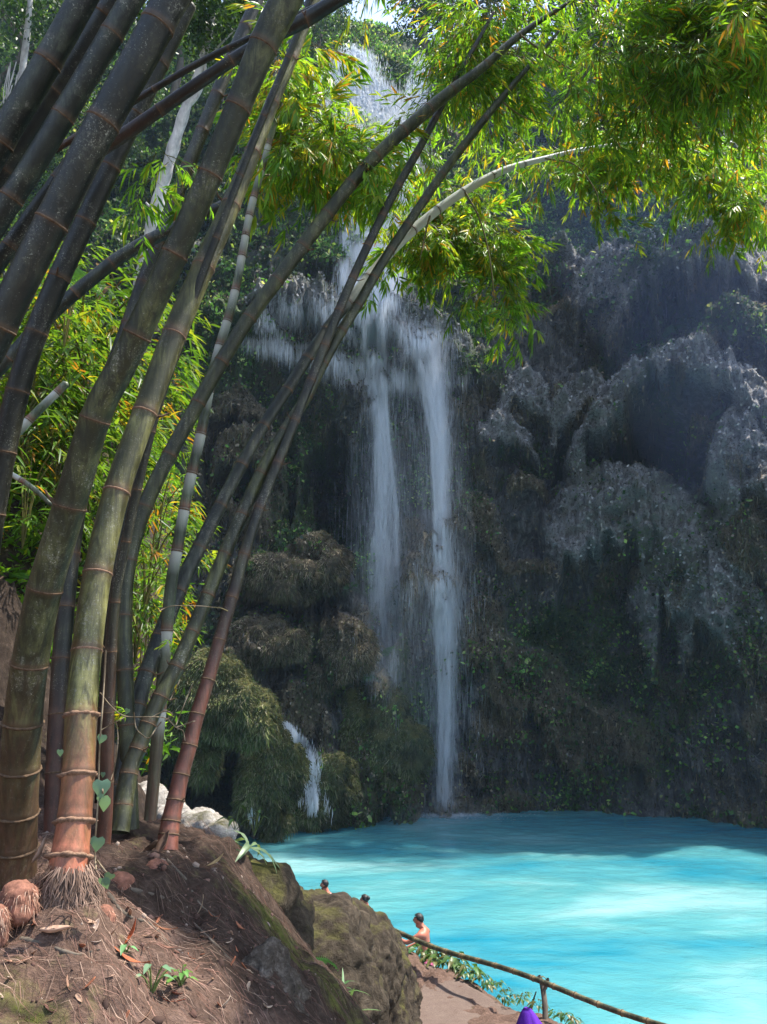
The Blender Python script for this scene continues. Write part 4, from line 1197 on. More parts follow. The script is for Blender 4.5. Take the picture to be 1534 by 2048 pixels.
# the pale bare trunk behind the culms
tp = [(258, 690, 27), (272, 610, 26), (290, 520, 26), (305, 450, 25), (322, 380, 24), (345, 300, 23), (372, 215, 20), (402, 130, 16), (424, 40, 12), (430, -40, 9)]
p = np.array(tp, float); tr = catmull(p, 10); tt = np.full(len(tr), 13.0)
Ct = at(tr[:, 0], tr[:, 1], tt)
te = empty('tree', Ct[0] - [0, 0, .3], 'pale bare trunked tree rising behind the thick culms', 'tree')
v, q = sweep(Ct, tr[:, 2] * 13 / F / 2 * (1 + .1 * np.sin(np.arange(len(tr)) * .9)), 14)
obj('trunk', v, q, M_WOOD, te, smooth=True)
for lb, w0 in (([(372, 215), (395, 190), (410, 150), (408, 100)], 12), ([(424, 40), (400, 10), (380, -20)], 7), ([(402, 130), (440, 90), (470, 60)], 6), ([(318, 400), (300, 412), (292, 405)], 9)):
    t_ = catmull(np.array(lb, float), 6); C_ = at(t_[:, 0], t_[:, 1], np.full(len(t_), 13.))
    v, q = sweep(C_, np.linspace(w0, w0 * .4, len(t_)) * 13 / F / 2, 8)
    obj('limb', v, q, M_WOOD, te, smooth=True)
for (a, b, s) in ((430, -20, .5), (470, 50, .35), (385, -30, .4)):
    place('crown', CROWNS[1], at(a, b, 13.), te, (0, 0, a), s)
tp = [(20, 330, 10), (35, 230, 12), (45, 140, 13), (55, 60, 12), (62, -20, 9)]
tr = catmull(np.array(tp, float), 8); Ct = at(tr[:, 0], tr[:, 1], np.full(len(tr), 16.0))
te2 = empty('tree', Ct[0], 'thin grey tree with dangling roots at the far upper left', 'tree')
v, q = sweep(Ct, tr[:, 2] * 16 / F / 2, 10); obj('trunk', v, q, M_WOOD, te2, smooth=True)
place('crown', CROWNS_D[0], at(70, -30, 16.), te2, (0, 0, 1), .5)
rp = []
for k in range(26):
    x0 = 20 + k * 2.2 + random.uniform(-4, 4); y0 = random.uniform(120, 200)
    t_ = catmull(np.array([(x0, y0), (x0 - random.uniform(0, 18), y0 + 60), (x0 - random.uniform(0, 40), y0 + random.uniform(90, 170))]), 5)
    rp.append(sweep(at(t_[:, 0], t_[:, 1], np.full(len(t_), 15.8)), .012, 4))
v, f = join(rp); o = obj('aerial_roots', v, f, M_WOOD, te2); o['kind'] = 'stuff'

# ------------------------------------------------------------------ growth on the cliff: hanging strands and leaves (nobody could count them)
def cliff_samples(n, dens, seed):
    r = np.random.default_rng(seed)
    pr = dens.ravel().astype(float); pr = np.clip(pr, 0, None); pr /= pr.sum()
    k = r.choice(len(pr), n, p=pr)
    j, i = np.divmod(k, nc)
    th = th_all[i] + r.uniform(-.5, .5, n) * R_(.115); z = z_all[j] + r.uniform(-.5, .5, n) * DZ
    return r, th, z, i, j


inframe = ((TH > R_(-31)) & (TH < R_(31)) & (ZZ > 0.05)).astype(float)
gN = np.gradient(RR, axis=0)          # >0: surface recedes upwards (top faces), <0: overhang
drape = np.clip(-.05 + A_brown, 0.0, 1.2) * inframe * np.where(ZZ < 25, 1, .4) * np.where(A_pale > .4, .12, 1) + .8 * inframe * (gN < -.8)
N = 50000
r, th, z, i, j = cliff_samples(N, drape, 501)
L = r.uniform(.06, .24, N) * (1 + 1.2 * (gN[j, i] < -.08)); w = r.uniform(.010, .026, N)
R0 = RR[j, i] - .02; R1 = R0 - r.uniform(0.02, .16, N)
lat = r.normal(0, .07, N)
def pol(R, th, z): return np.stack([R * np.sin(th), R * np.cos(th), z], -1)
dth = w / R0
V = np.stack([pol(R0, th - dth, z), pol(R0, th + dth, z), pol(R1, th + dth * .9 + lat * .4 / R0, z - L * .55), pol(R1 + .04, th + lat / R0, z - L)], 1)
# strands stay outside the wall
cr = cliffR(np.arctan2(V[..., 0], V[..., 1]), V[..., 2]); rv = np.hypot(V[..., 0], V[..., 1]); adj = np.minimum(rv, cr - .02) / rv
V[..., 0] *= adj; V[..., 1] *= adj
ba = np.array([(.10, .078, .045), (.15, .12, .075), (.06, .05, .028), (.055, .065, .022), (.24, .22, .19)])
cw_ = r.choice(5, N, p=[.35, .22, .25, .16, .02])
pale_here = (A_pale[j, i] > .45) & (r.random(N) < .7); cw_ = np.where(pale_here, 4, cw_)
cc = ba[cw_] * r.uniform(.5, 1.5, (N, 1)) * (1.25 + 1.0 * fbm(arc[j, i] * 1.3, z * 1.0, 0, 211, 3))[:, None].clip(.3, 2.4)
gm = (A_green[j, i] > .55) & (r.random(N) < .65); cc[gm] = np.array((.06, .085, .022)) * r.uniform(.5, 1.5, (gm.sum(), 1))
fq = np.arange(N * 4).reshape(-1, 4)
o = obj('hanging_moss', V.reshape(-1, 3), np.concatenate([fq[:, [0, 1, 2]], fq[:, [0, 2, 3]]]), M_STRAND, cols=np.repeat(cc, 4, 0))
tag(o, 'brown and green moss strands draped over the cliff', 'moss', kind='stuff')

lowr = np.clip((TH - R_(2)) / R_(4), 0, 1) * np.clip((13 - ZZ) / 4, 0, 1)
leafd = np.clip(A_green - .26 + .34 * fbm(arc * .7, ZZ * .7, 0, 133, 3) + .22 * lowr, 0, 1) ** 1.4 * inframe * np.where(A_pale > .5, .45, 1)
leafd *= np.where(ZZ > 24, 1.4, 1)
N = 150000
r, th, z, i, j = cliff_samples(N, leafd, 502)
P = pol(RR[j, i] - r.uniform(.02, .28, N), th, z)
d = np.stack([-np.sin(th), -np.cos(th), np.full(N, -.55)], 1) + r.normal(0, .7, (N, 3)); d /= np.linalg.norm(d, axis=1)[:, None]
s = np.cross(d, r.normal(0, 1, (N, 3))); s /= np.linalg.norm(s, axis=1)[:, None]
L = r.uniform(.08, .27, (N, 1)) * np.where(z > 24, 1.3, 1)[:, None]; w = L * r.uniform(.2, .45, (N, 1))
V = np.stack([P, P + d * L * .5 + s * w, P + d * L, P + d * L * .5 - s * w], 1)
cl = np.array([(.04, .10, .022), (.07, .15, .03), (.15, .22, .05), (.02, .045, .014), (.20, .22, .09)])[r.choice(5, N, p=[.28, .26, .16, .22, .08])] * r.uniform(.5, 1.6, (N, 1)) * (1.1 + .9 * fbm(arc[j, i] * .9, z * .9, 0, 212, 3))[:, None].clip(.35, 2.2)
o = obj('cliff_plants', V.reshape(-1, 3), np.arange(N * 4).reshape(-1, 4), M_TREE, cols=np.repeat(cl, 4, 0))
tag(o, 'small leaves and creepers covering the cliff face', 'creepers', kind='stuff')

flk = np.clip(.1 + A_brown * .8 + A_pale * .9 - .25 * fbm(arc * .8, ZZ * .8, 0, 143, 3), 0, 1.3) * inframe * np.where(ZZ < 30, 1, .5)
N = 60000
r, th, z, i, j = cliff_samples(N, flk, 503)
P = pol(RR[j, i] - r.uniform(.0, .12, N), th, z)
d = np.stack([-np.sin(th), -np.cos(th), np.full(N, -.7)], 1) * .6 + r.normal(0, .8, (N, 3)); d /= np.linalg.norm(d, axis=1)[:, None]
s = np.cross(d, r.normal(0, 1, (N, 3))); s /= np.linalg.norm(s, axis=1)[:, None]
L = r.uniform(.05, .17, (N, 1)); w = L * r.uniform(.25, .55, (N, 1))
V = np.stack([P, P + d * L * .5 + s * w, P + d * L, P + d * L * .5 - s * w], 1)
pl_ = A_pale[j, i] > .42
cl = np.where(pl_[:, None], np.array([(.27, .26, .245), (.20, .19, .18), (.34, .33, .315), (.10, .098, .09)])[r.integers(0, 4, N)], np.array([(.20, .155, .10), (.10, .08, .05), (.29, .23, .16), (.05, .042, .03)])[r.integers(0, 4, N)]) * r.uniform(.6, 1.4, (N, 1))
o = obj('cliff_flakes', V.reshape(-1, 3), np.arange(N * 4).reshape(-1, 4), M_STRAND, cols=np.repeat(cl, 4, 0))
tag(o, 'crusty flakes and dead leaves stuck to the pale and brown parts of the cliff', 'crust', kind='stuff')

# ------------------------------------------------------------------ mounds of moss-covered tufa standing out of the wall
def mound(label, px, py, hw, h, off, kind, seed):
    """px, py: middle of its top edge; hw half width, h height, in pixels"""
    c = cliff_at(px, py + h * .5, 0); t = (c - CAMP) @ FW; m = t / F
    rx, rz = hw * m, h * m * .5
    rr_ = np.random.default_rng(seed)
    inw = np.array([c[0], c[1], 0]) / np.hypot(c[0], c[1])
    c = c - inw * off + inw * .45 * rx
    bl = [(tuple(c), (rx, rx * .75, rz * .9))]
    for k in range(7):
        a_ = rr_.uniform(-1.05, 1.05); f_ = rr_.uniform(.28, .55)
        bl.append((tuple(c + np.array([a_ * rx, 0, rr_.uniform(-.75, .55) * rz - .35 * rz * a_ * a_]) - inw * rr_.uniform(.0, .45) * rx), (rx * f_ * 1.25, rx * f_, rz * f_ * rr_.uniform(.8, 1.5))))
    o = blob_rock('moss_mound', bl, M_MOUND[kind], max(.05, rx / 18), .17 * rx ** .5, 1.5, seed)
    tag(o, label, 'mossy mound')
    me = o.data; n = len(me.vertices); co = np.empty(n * 3); me.vertices.foreach_get('co', co); co = co.reshape(-1, 3) + wloc(o)
    no = np.empty(n * 3); me.vertices.foreach_get('normal', no); no = no.reshape(-1, 3)
    N_ = int(8200 * min(2.2, rx * rz)) + 2000
    k = rr_.integers(0, n, N_); P = co[k] + rr_.normal(0, .03, (N_, 3)); nn = no[k]
    keep = nn[:, 1] < .35; P = P[keep]; nn = nn[keep]; N_ = len(P)
    d = nn * np.array([.55, .55, .3]) + np.array([0, 0, -1.0]); d += rr_.normal(0, .38, (N_, 3)); d /= np.linalg.norm(d, axis=1)[:, None]
    L = rr_.uniform(.05, .17, (N_, 1)) * np.where(nn[:, 2] < -.2, 2.2, 1)[:, None]; s_ = np.cross(d, nn + [0.01, 0, 0]); s_ /= np.linalg.norm(s_, axis=1)[:, None] + 1e-9
    w = rr_.uniform(.006, .016, (N_, 1))
    V = np.stack([P - s_ * w, P + s_ * w, P + d * L * .6 + nn * .05 + s_ * w * .8, P + d * L + nn * .03], 1).reshape(-1, 3)
    ba_ = {'brown': [(.15, .115, .07), (.21, .17, .115), (.09, .07, .042), (.07, .08, .03)], 'green': [(.085, .10, .035), (.12, .125, .055), (.055, .075, .022), (.15, .135, .08)]}[kind]
    cc_ = np.array(ba_)[rr_.integers(0, 4, N_)] * rr_.uniform(.5, 1.5, (N_, 1)) * (1.1 + .7 * fbm(P[:, 0] * 2, P[:, 2] * 1.2, P[:, 1] * 2, seed, 3))[:, None].clip(.4, 2)
    q = np.arange(N_ * 4).reshape(-1, 4)
    f = obj('strands', V, np.concatenate([q[:, [0, 1, 2]], q[:, [0, 2, 3]]]), M_STRAND, o, cols=np.repeat(cc_, 4, 0)); f['kind'] = 'stuff'


M_MOUND = {'brown': make_rock_mat('brown_moss_rock', (.022, .017, .011), (.07, .055, .034), (.14, .11, .07), .45, .6), 'green': make_rock_mat('green_moss_rock', (.018, .022, .009), (.055, .065, .024), (.10, .11, .05), .7, .6)}
mound('large pale green overhanging moss mound right behind the reddish culm', 425, 1300, 84, 165, .6, 'green', 901)
mound('green moss mound behind the feet of the thin culms', 350, 1370, 56, 140, .6, 'green', 902)
mound('upright green mossy hump left of the small cascade', 545, 1440, 50, 210, .7, 'green', 903)
mound('broad brown fibrous mound beside the left thread at mid height', 630, 1075, 62, 110, .4, 'brown', 904)
mound('flatter brown mound left of the broad fibrous one', 535, 1110, 60, 80, .4, 'brown', 905)
mound('brown shaggy mound above the small cascade at left', 525, 1232, 68, 90, .5, 'brown', 906)
mound('brown hanging mound just under the left thread', 700, 1240, 52, 120, .4, 'brown', 907)
mound('green dripping mound between the small cascade and the right thread', 760, 1350, 62, 270, .4, 'green', 910)
mound('low green mound wet by the small cascade', 665, 1500, 52, 140, .5, 'green', 911)

# ------------------------------------------------------------------ falling water
def make_fall_mat(clear):
    m, nt, bs, out = new_mat('falling_water')
    bs.inputs['Base Color'].default_value = (.86, .88, .90, 1); bs.inputs['Roughness'].default_value = .4
    tr = node(nt, 'ShaderNodeBsdfTranslucent'); tr.inputs[0].default_value = (.86, .88, .92, 1)
    ms = node(nt, 'ShaderNodeMixShader'); ms.inputs[0].default_value = .45
    tp_ = node(nt, 'ShaderNodeBsdfTransparent'); m2 = node(nt, 'ShaderNodeMixShader'); m2.inputs[0].default_value = clear
    lk(nt, bs.outputs[0], ms.inputs[1]); lk(nt, tr.outputs[0], ms.inputs[2]); lk(nt, ms.outputs[0], m2.inputs[1]); lk(nt, tp_.outputs[0], m2.inputs[2]); lk(nt, m2.outputs[0], out.inputs[0])
    return m


M_FALL = make_fall_mat(.66)
M_FOAMY = make_fall_mat(.08)


def streaks(name, path, n, parent, seed, jy=0, L=(.15, .8), w=(.003, .009), lip=None, off=.2, gauss=True):
    """falling threads of water along path (px, py, half width px, weight); lip = greatest distance, where the water falls free"""
    r = np.random.default_rng(seed)
    p = np.array(path, float); u = np.linspace(0, len(p) - 1, 400)
    wt = np.interp(u, range(len(p)), p[:, 3]) * np.interp(u, range(len(p)), np.r_[np.hypot(*np.diff(p[:, :2], axis=0).T), 1]); wt *= (.55 + .9 * (vn(u * 1.7, seed * 3.1, 0, seed) * .5 + .5)); wt /= wt.sum()
    k = r.choice(400, n, p=wt); uu = u[k] + r.uniform(-.5, .5, n) * (u[1])
    g = r.normal(0, .5, n) if gauss else r.uniform(-1, 1, n)
    if gauss:
        cen = r.normal(0, .55, 7); pick = r.integers(0, 7, n); m_ = r.random(n) < .38
        g = np.where(m_, cen[pick] + .25 * vn(uu * 1.3, pick * 7.7, 0, seed) + r.normal(0, .09, n), g)
    px = np.interp(uu, range(len(p)), p[:, 0]) + g * np.interp(uu, range(len(p)), p[:, 2]); py = np.interp(uu, range(len(p)), p[:, 1]) + r.normal(0, 1, n) * jy
    P = cliff_at(px, py, off)
    if lip is not None:
        rr = np.hypot(P[:, 0], P[:, 1]); d = ray(px, py); hl = np.hypot(d[:, 0], d[:, 1]); r2_ = np.minimum(rr, lip + r.normal(0, .12, n)); P = CAMP + d * (r2_ / hl)[:, None]
    l = r.uniform(*L, n); ww = r.uniform(*w, n); a = r.uniform(0, 3.14, n)
    sx = np.stack([np.cos(a) * ww, np.sin(a) * ww * .6, np.zeros(n)], 1)
    dn = np.stack([r.normal(0, .02, n), r.normal(0, .02, n), -l], 1)
    V = np.stack([P, P + dn * .6 + sx, P + dn, P + dn * .6 - sx], 1)
    return obj(name, V.reshape(-1, 3), np.arange(n * 4).reshape(-1, 4), M_FOAMY if name in ('upper_cascade', 'thread') else M_FALL, parent)


base = on_z(895, 1630, 0.0)
wf = empty('waterfall', base, 'tall white waterfall dropping in two threads into the pool', 'waterfall')
LIP = float(np.hypot(*on_z(893, 1632, 0.0)[:2]))
streaks('upper_cascade', [(705, 100, 36, .7), (720, 150, 45, .8), (745, 195, 55, 1.3), (790, 235, 60, 1.8)], 29952, wf, 1, jy=8, L=(.2, .8), w=(.008, .024), off=.8)
streaks('upper_cascade', [(655, 140, 30, .5), (660, 200, 38, .6), (690, 260, 40, .4)], 5184, wf, 2, jy=8, L=(.2, .8), w=(.008, .024), off=.8)
streaks('upper_cascade', [(845, 120, 12, .7), (835, 180, 20, .9), (815, 235, 36, 1.4)], 6912, wf, 3, jy=8, L=(.2, .8), w=(.008, .024), off=.8)
streaks('middle_fall', [(795, 235, 60, 1.5), (775, 330, 62, 1.0), (760, 450, 66, .9), (745, 560, 56, 1.1), (740, 610, 50, 1.4)], 56160, wf, 4, jy=8, L=(.3, 1.3), w=(.008, .024), off=.8)
streaks('ledge_veil', [(520, 640, 30, .25), (580, 622, 40, .45), (650, 622, 50, .6), (740, 640, 60, 1.3), (850, 668, 60, 1.1), (920, 690, 40, .4)], 16000, wf, 5, jy=20, L=(.1, .6), w=(.004, .011), off=.25)
streaks('left_thread', [(742, 625, 28, 1.5), (755, 720, 20, 1.1), (765, 860, 16, .8), (770, 1000, 26, .55), (768, 1150, 34, .4), (765, 1300, 34, .28), (765, 1390, 34, .16)], 33868, wf, 6, lip=LIP, off=.25)
streaks('right_thread', [(848, 655, 40, 1.4), (866, 740, 30, 1.1), (878, 860, 20, 1.1), (883, 1000, 18, 1.2), (885, 1085, 20, 1.2), (890, 1200, 28, .8), (893, 1320, 24, .7), (892, 1450, 18, .8), (890, 1560, 18, .6), (890, 1625, 22, .4)], 49593, wf, 7, lip=LIP, off=.25)
streaks('left_veil', [(742, 640, 70, .6), (760, 860, 64, .8), (768, 1100, 80, .8), (765, 1300, 80, .5), (765, 1400, 70, .2)], 5400, wf, 61, L=(.3, 1.2), w=(.003, .008), lip=LIP, off=.25)
streaks('right_veil', [(855, 660, 90, .8), (880, 860, 60, .8), (885, 1060, 56, .8), (888, 1180, 84, .9), (892, 1400, 72, .8), (890, 1600, 60, .6)], 7560, wf, 71, L=(.3, 1.2), w=(.003, .008), lip=LIP, off=.25)
streaks('drip_curtain', [(500, 665, 30, .5), (600, 690, 60, .9), (700, 720, 70, 1.2), (800, 760, 90, 1), (900, 740, 60, .8)], 5400, wf, 8, L=(.3, 1.2), w=(.004, .009), off=.3, gauss=False)
# loose drops thrown off the threads
r = np.random.default_rng(88); n = 14000
px = np.clip(r.normal(780, 110, n), 480, 1020); py = r.uniform(640, 1560, n)
P = cliff_at(px, py, .3); d = ray(px, py); rr = np.minimum(np.hypot(P[:, 0], P[:, 1]), LIP) - r.uniform(0, .8, n); P = CAMP + d * (rr / np.hypot(d[:, 0], d[:, 1]))[:, None]
sz = r.uniform(.006, .016, n)[:, None]
V = np.stack([P, P + r.normal(0, 1, (n, 3)) * sz, P + r.normal(0, 1, (n, 3)) * sz], 1)
o = obj('spray_drops', V.reshape(-1, 3), np.arange(n * 3).reshape(-1, 3), M_FALL, wf); o['kind'] = 'stuff'
sb = on_z(625, 1640, 0.0)
sf = empty('waterfall', sb, 'small white cascade running beside the green mossy mound', 'waterfall')
streaks('thread', [(570, 1440, 12, .5), (595, 1475, 18, .9), (612, 1510, 24, 1.2), (622, 1560, 20, 1.0), (632, 1605, 20, .9), (634, 1640, 22, .8)], 6000, sf, 9, L=(.08, .4), w=(.006, .016), off=.75)
streaks('thread', [(480, 1560, 8, .5), (490, 1600, 10, .7), (512, 1640, 10, .6)], 350, sf, 10, L=(.08, .4), w=(.006, .016), off=.75)
# foam where the fall lands
r = np.random.default_rng(99); n = 9000
a = r.uniform(0, 6.28, n); q = np.abs(r.normal(0, 1, n)) ** 1.3
P = np.stack([base[0] + np.cos(a) * q * 1.1, base[1] - .5 + np.sin(a) * q * .55, .035 + np.abs(r.normal(0, .05, n))], 1)
sz = r.uniform(.015, .05, n)[:, None]
V = np.stack([P, P + r.normal(0, 1, (n, 3)) * sz * [1, 1, .4], P + r.normal(0, 1, (n, 3)) * sz * [1, 1, .4]], 1)
o = obj('foam', V.reshape(-1, 3), np.arange(n * 3).reshape(-1, 3), M_FALL, wf); o['kind'] = 'stuff'

# ------------------------------------------------------------------ small things on the bank
GR = np.random.default_rng(1234)


def ground_normal(x, y, e=.02):
    n = np.array([-(ground_z(x + e, y) - ground_z(x - e, y)) / (2 * e), -(ground_z(x, y + e) - ground_z(x, y - e)) / (2 * e), 1.0])
    return n / np.linalg.norm(n)


# straw: thin strands lying down the slope
def straw(name, label, n, xr, yr, seed, L=(.03, .13), w=(.0004, .0009)):
    r = np.random.default_rng(seed)
    x = r.uniform(*xr, n); y = r.uniform(*yr, n)
    z = ground_z(x, y)
    px, py, t = pix(np.stack([x, y, z], 1))
    ok = (t > 1.2) & (px > -200) & (px < 760) & (py > 1640) & (py < 2250) & (z > 2.3)
    x, y = x[ok], y[ok]; n = len(x)
    a = r.normal(math.radians(-28), .6, n) + 1.0 * vn(x * 2, y * 2, 0, 5); l = r.uniform(*L, n); ww = r.uniform(*w, n)
    dx, dy = np.cos(a), np.sin(a)
    pts = []
    cur = r.normal(0, .15, n)
    for f in (0, .5, 1):
        xx = x + dx * l * f - dy * l * cur * (f - f * f) * 2; yy = y + dy * l * f + dx * l * cur * (f - f * f) * 2
        pts.append(np.stack([xx, yy, ground_z(xx, yy) + .002 + r.uniform(0, .012, n) * (1 if f else .3)], 1))
    sd = np.stack([-dy * ww, dx * ww, ww * .5], 1)
    V = np.stack([pts[0] - sd, pts[0] + sd, pts[1] - sd, pts[1] + sd, pts[2]], 1).reshape(-1, 3)
    k = np.arange(n)[:, None] * 5
    dk = np.clip((px[ok] - 250 - (py[ok] - 1800) * 1.15) / 60, 0, 1)[:, None]  # strands over the right flank darkened too, as painted shade
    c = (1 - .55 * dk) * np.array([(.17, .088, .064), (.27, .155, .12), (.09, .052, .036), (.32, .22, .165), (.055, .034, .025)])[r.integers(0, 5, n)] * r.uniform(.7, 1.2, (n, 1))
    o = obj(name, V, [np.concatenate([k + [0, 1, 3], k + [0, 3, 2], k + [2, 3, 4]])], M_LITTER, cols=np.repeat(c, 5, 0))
    return tag(o, label, 'straw', kind='stuff')


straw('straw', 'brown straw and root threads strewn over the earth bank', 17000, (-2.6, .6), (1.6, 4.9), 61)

# the fibrous skirt of roots under the golden culm
foot = at(141, 1752, 2.75)
r = np.random.default_rng(62); n = 2600
a = r.uniform(0, 6.283, n); h0 = r.uniform(-.02, .05, n) - .12 * r.random(n) ** 2
rad0 = .072 + .03 * np.clip(-h0 / .12, 0, 1)
ln = r.uniform(.05, .16, n); sp = r.uniform(.012, .05, n); tw = r.normal(0, .25, n)
P0 = foot + np.stack([np.cos(a) * rad0, np.sin(a) * rad0, h0], 1)
P1 = foot + np.stack([np.cos(a + tw * .5) * (rad0 + sp * 1.0), np.sin(a + tw * .5) * (rad0 + sp * 1.0), h0 - ln * .5], 1)
P2 = foot + np.stack([np.cos(a + tw) * (rad0 + sp), np.sin(a + tw) * (rad0 + sp), h0 - ln], 1)
w_ = .0015; sd = np.stack([-np.sin(a) * w_, np.cos(a) * w_, np.zeros(n)], 1)
V = np.stack([P0 - sd, P0 + sd, P1 - sd, P1 + sd, P2], 1).reshape(-1, 3); k = np.arange(n)[:, None] * 5
cc = np.array([(.17, .11, .085), (.25, .17, .13), (.10, .065, .05)])[r.integers(0, 3, n)] * r.uniform(.7, 1.2, (n, 1))
o = obj('root_skirt', V, [np.concatenate([k + [0, 1, 3], k + [0, 3, 2], k + [2, 3, 4]])], M_LITTER, C2, cols=np.repeat(cc, 5, 0)); o['kind'] = 'stuff'
tr_ = np.array([foot + [0, 0, .02], foot + [0, 0, -.06], foot + [0, 0, -.16]])
v, q = sweep(catmull(tr_, 5), np.array([.066, .07, .075, .08, .085, .09, .095, .1, .105, .11, .11]), 18)
obj('root_crown', v, q, M_BARK, C2, smooth=True)

M_DRY = col_mat('dry_leaf', .75, .25, .25)


def curl_sheet(name, P, L, W, yaw, pitch, curl, col, label, cat, group=None, bend=.3, tip=True, roll=0.0, lift=.004):
    """a dry leaf or sheath: a curled blade of real thickness"""
    nu, nv = 9, 5
    V = []
    for i in range(nu):
        f = i / (nu - 1)
        wf = (math.sin(math.pi * min(1, f * .92 + .08)) ** .6 if tip else 1 - .35 * f)
        for j in range(nv):
            g = (j / (nv - 1) - .5) * 2
            V.append((L * (f - .5), W * .5 * wf * math.sin(g * curl) / max(curl, .01), W * .5 * wf * (1 - math.cos(g * curl)) / max(curl, .01) + bend * L * (f - .5) ** 2 + .012 * L * math.sin(9 * f + j)))
    V = np.array(V); th_ = .0012
    V2 = V - [0, 0, th_]
    fi = [(i * nv + j, (i + 1) * nv + j, (i + 1) * nv + j + 1, i * nv + j + 1) for i in range(nu - 1) for j in range(nv - 1)]
    N_ = nu * nv
    fb = [(d_ + N_, c_ + N_, b_ + N_, a_ + N_) for a_, b_, c_, d_ in fi]
    ring_ = [j for j in range(nv)] + [i * nv + nv - 1 for i in range(1, nu)] + [(nu - 1) * nv + j for j in range(nv - 2, -1, -1)] + [i * nv for i in range(nu - 2, 0, -1)]
    fs = [(ring_[k], ring_[(k + 1) % len(ring_)], ring_[(k + 1) % len(ring_)] + N_, ring_[k] + N_) for k in range(len(ring_))]
    rot = Matrix.Rotation(yaw, 3, 'Z') @ Matrix.Rotation(pitch, 3, 'Y') @ Matrix.Rotation(roll, 3, 'X')
    A = np.array(rot)
    VV = np.concatenate([V, V2]) @ A.T + np.asarray(P) + [0, 0, lift]
    cs = np.array(col) * GR.uniform(.75, 1.25, (len(VV), 1))
    o = obj(name, VV, np.array(fi + fb + fs), M_DRY, cols=cs, smooth=True)
    return tag(o, label, cat, group)


ORG = (.38, .085, .03); PALE = (.50, .33, .24); TAN = (.33, .20, .12)
for px, py, L, W, yaw, pit, curl, col, lab in [
    (262, 1890, .085, .018, .9, -1.05, .5, ORG, 'orange red dry leaf standing up from the earth slope'),
    (262, 1932, .16, .015, -.45, .15, .5, (.42, .13, .06), 'long thin orange leaf lying across the slope'),
    (342, 2008, .095, .026, -.15, .1, .5, ORG, 'broad orange leaf lying beside the two seedlings'),
    (272, 1902, .04, .012, -.6, .1, .5, (.45, .2, .12), 'short orange leaf below the upright red one'),
    (402, 1834, .085, .008, .4, -1.25, .4, (.36, .26, .17), 'thin dry blade standing upright in the straw'),
    (330, 1864, .10, .010, -.15, .1, .4, (.30, .12, .06), 'narrow red brown leaf half hidden in the straw'),
    (210, 1960, .06, .022, .2, .1, .6, (.42, .27, .2), 'small pinkish dry leaf in the sunlit patch'),
    (355, 1995, .05, .03, .6, .2, .9, (.20, .08, .05), 'dark curled dead leaf behind the broad orange one'),
    (10, 1855, .06, .02, 0, .1, .6, (.5, .3, .22), 'pale dry leaf at the left edge of the sunlit earth'),
    (30, 1930, .07, .015, .5, .1, .5, (.4, .22, .15), 'brown leaf sliver lying in the left part of the sunlit earth'),
    (432, 1735, .10, .03, .7, -.5, .5, (.36, .27, .14), 'yellowish dead bamboo leaf caught on the bank')]:
    P = gpt_on(px, py)
    curl_sheet('dry_leaf', P, L, W, yaw, pit, curl, col, lab, 'leaf', bend=.5, lift=abs(math.sin(pit)) * L * .45 + .006)
for px, py, L, W, yaw, pit, curl, col, lab in [
    (110, 1872, .10, .055, .1, -.1, 1.2, PALE, 'pale curled culm sheath lying in front of the roots'),
    (187, 1868, .08, .03, 1.3, -.7, 1.0, (.55, .40, .31), 'pale sheath flake leaning on the root skirt'),
    (192, 1892, .03, .025, .3, 0, .8, (.6, .48, .40), 'tiny whitish sheath flake below the root skirt'),
    (85, 1700, .10, .05, .3, -1.2, 1.4, (.40, .27, .2), 'ragged hanging sheath stuck to the shaded culm'),
    (328, 1690, .13, .07, .9, -1.0, 1.2, (.14, .085, .06), 'dark dead sheath wrapped round the reddish culm foot'),
    (300, 1700, .14, .05, 2.4, .5, 1.2, (.12, .075, .05), 'dark sheath splayed left of the reddish culm foot')]:
    P = gpt_on(px, py) if py > 1750 else at(px, py, 2.85 if px < 200 else 3.6)
    curl_sheet('culm_sheath', P, L, W, yaw, pit, curl, col, lab, 'sheath', bend=.4, lift=.012 if py > 1750 else 0)

r = np.random.default_rng(4321)
for k in range(70):
    px = r.uniform(0, 640); py = r.uniform(1800, 2046)
    if px > 430 + (py - 1700) * .45: continue
    P = gpt_on(px, py); n_ = ground_normal(P[0], P[1])
    c_ = [(.30, .17, .11), (.40, .25, .17), (.20, .10, .07), (.34, .13, .07), (.48, .36, .27)][r.integers(0, 5)]
    curl_sheet('dry_leaf', P, r.uniform(.03, .075), r.uniform(.007, .018), r.uniform(0, 6.28), math.asin(max(-1, min(1, n_[0]))) + r.normal(0, .2), r.uniform(.3, 1.0), c_,
               'small withered bamboo leaf among the straw of the bank', 'leaf', 'withered leaves strewn over the bank', bend=r.uniform(0, .8), roll=-math.asin(max(-1, min(1, n_[1]))) + r.normal(0, .2), lift=.008)
n = 1500
x = r.uniform(-2.4, .4, n); y = r.uniform(1.7, 4.6, n); z = ground_z(x, y)
import bmesh
bm_ = bmesh.new(); bmesh.ops.create_icosphere(bm_, subdivisions=1, radius=1); ic = np.array([v.co for v in bm_.verts]); icf = np.array([[v.index for v in f.verts] for f in bm_.faces]); bm_.free()
sz = .004 + .016 * r.random((n, 1, 1)) ** 4
V = (ic[None] * r.uniform(.6, 1.3, (n, len(ic), 1)) * sz * r.uniform(.6, 1.3, (n, 1, 3)) + np.stack([x, y, z], 1)[:, None]).reshape(-1, 3)
cc_ = np.repeat(np.array([(.10, .055, .042), (.16, .095, .075), (.06, .036, .028), (.22, .17, .14)])[r.integers(0, 4, n)], len(ic), 0)
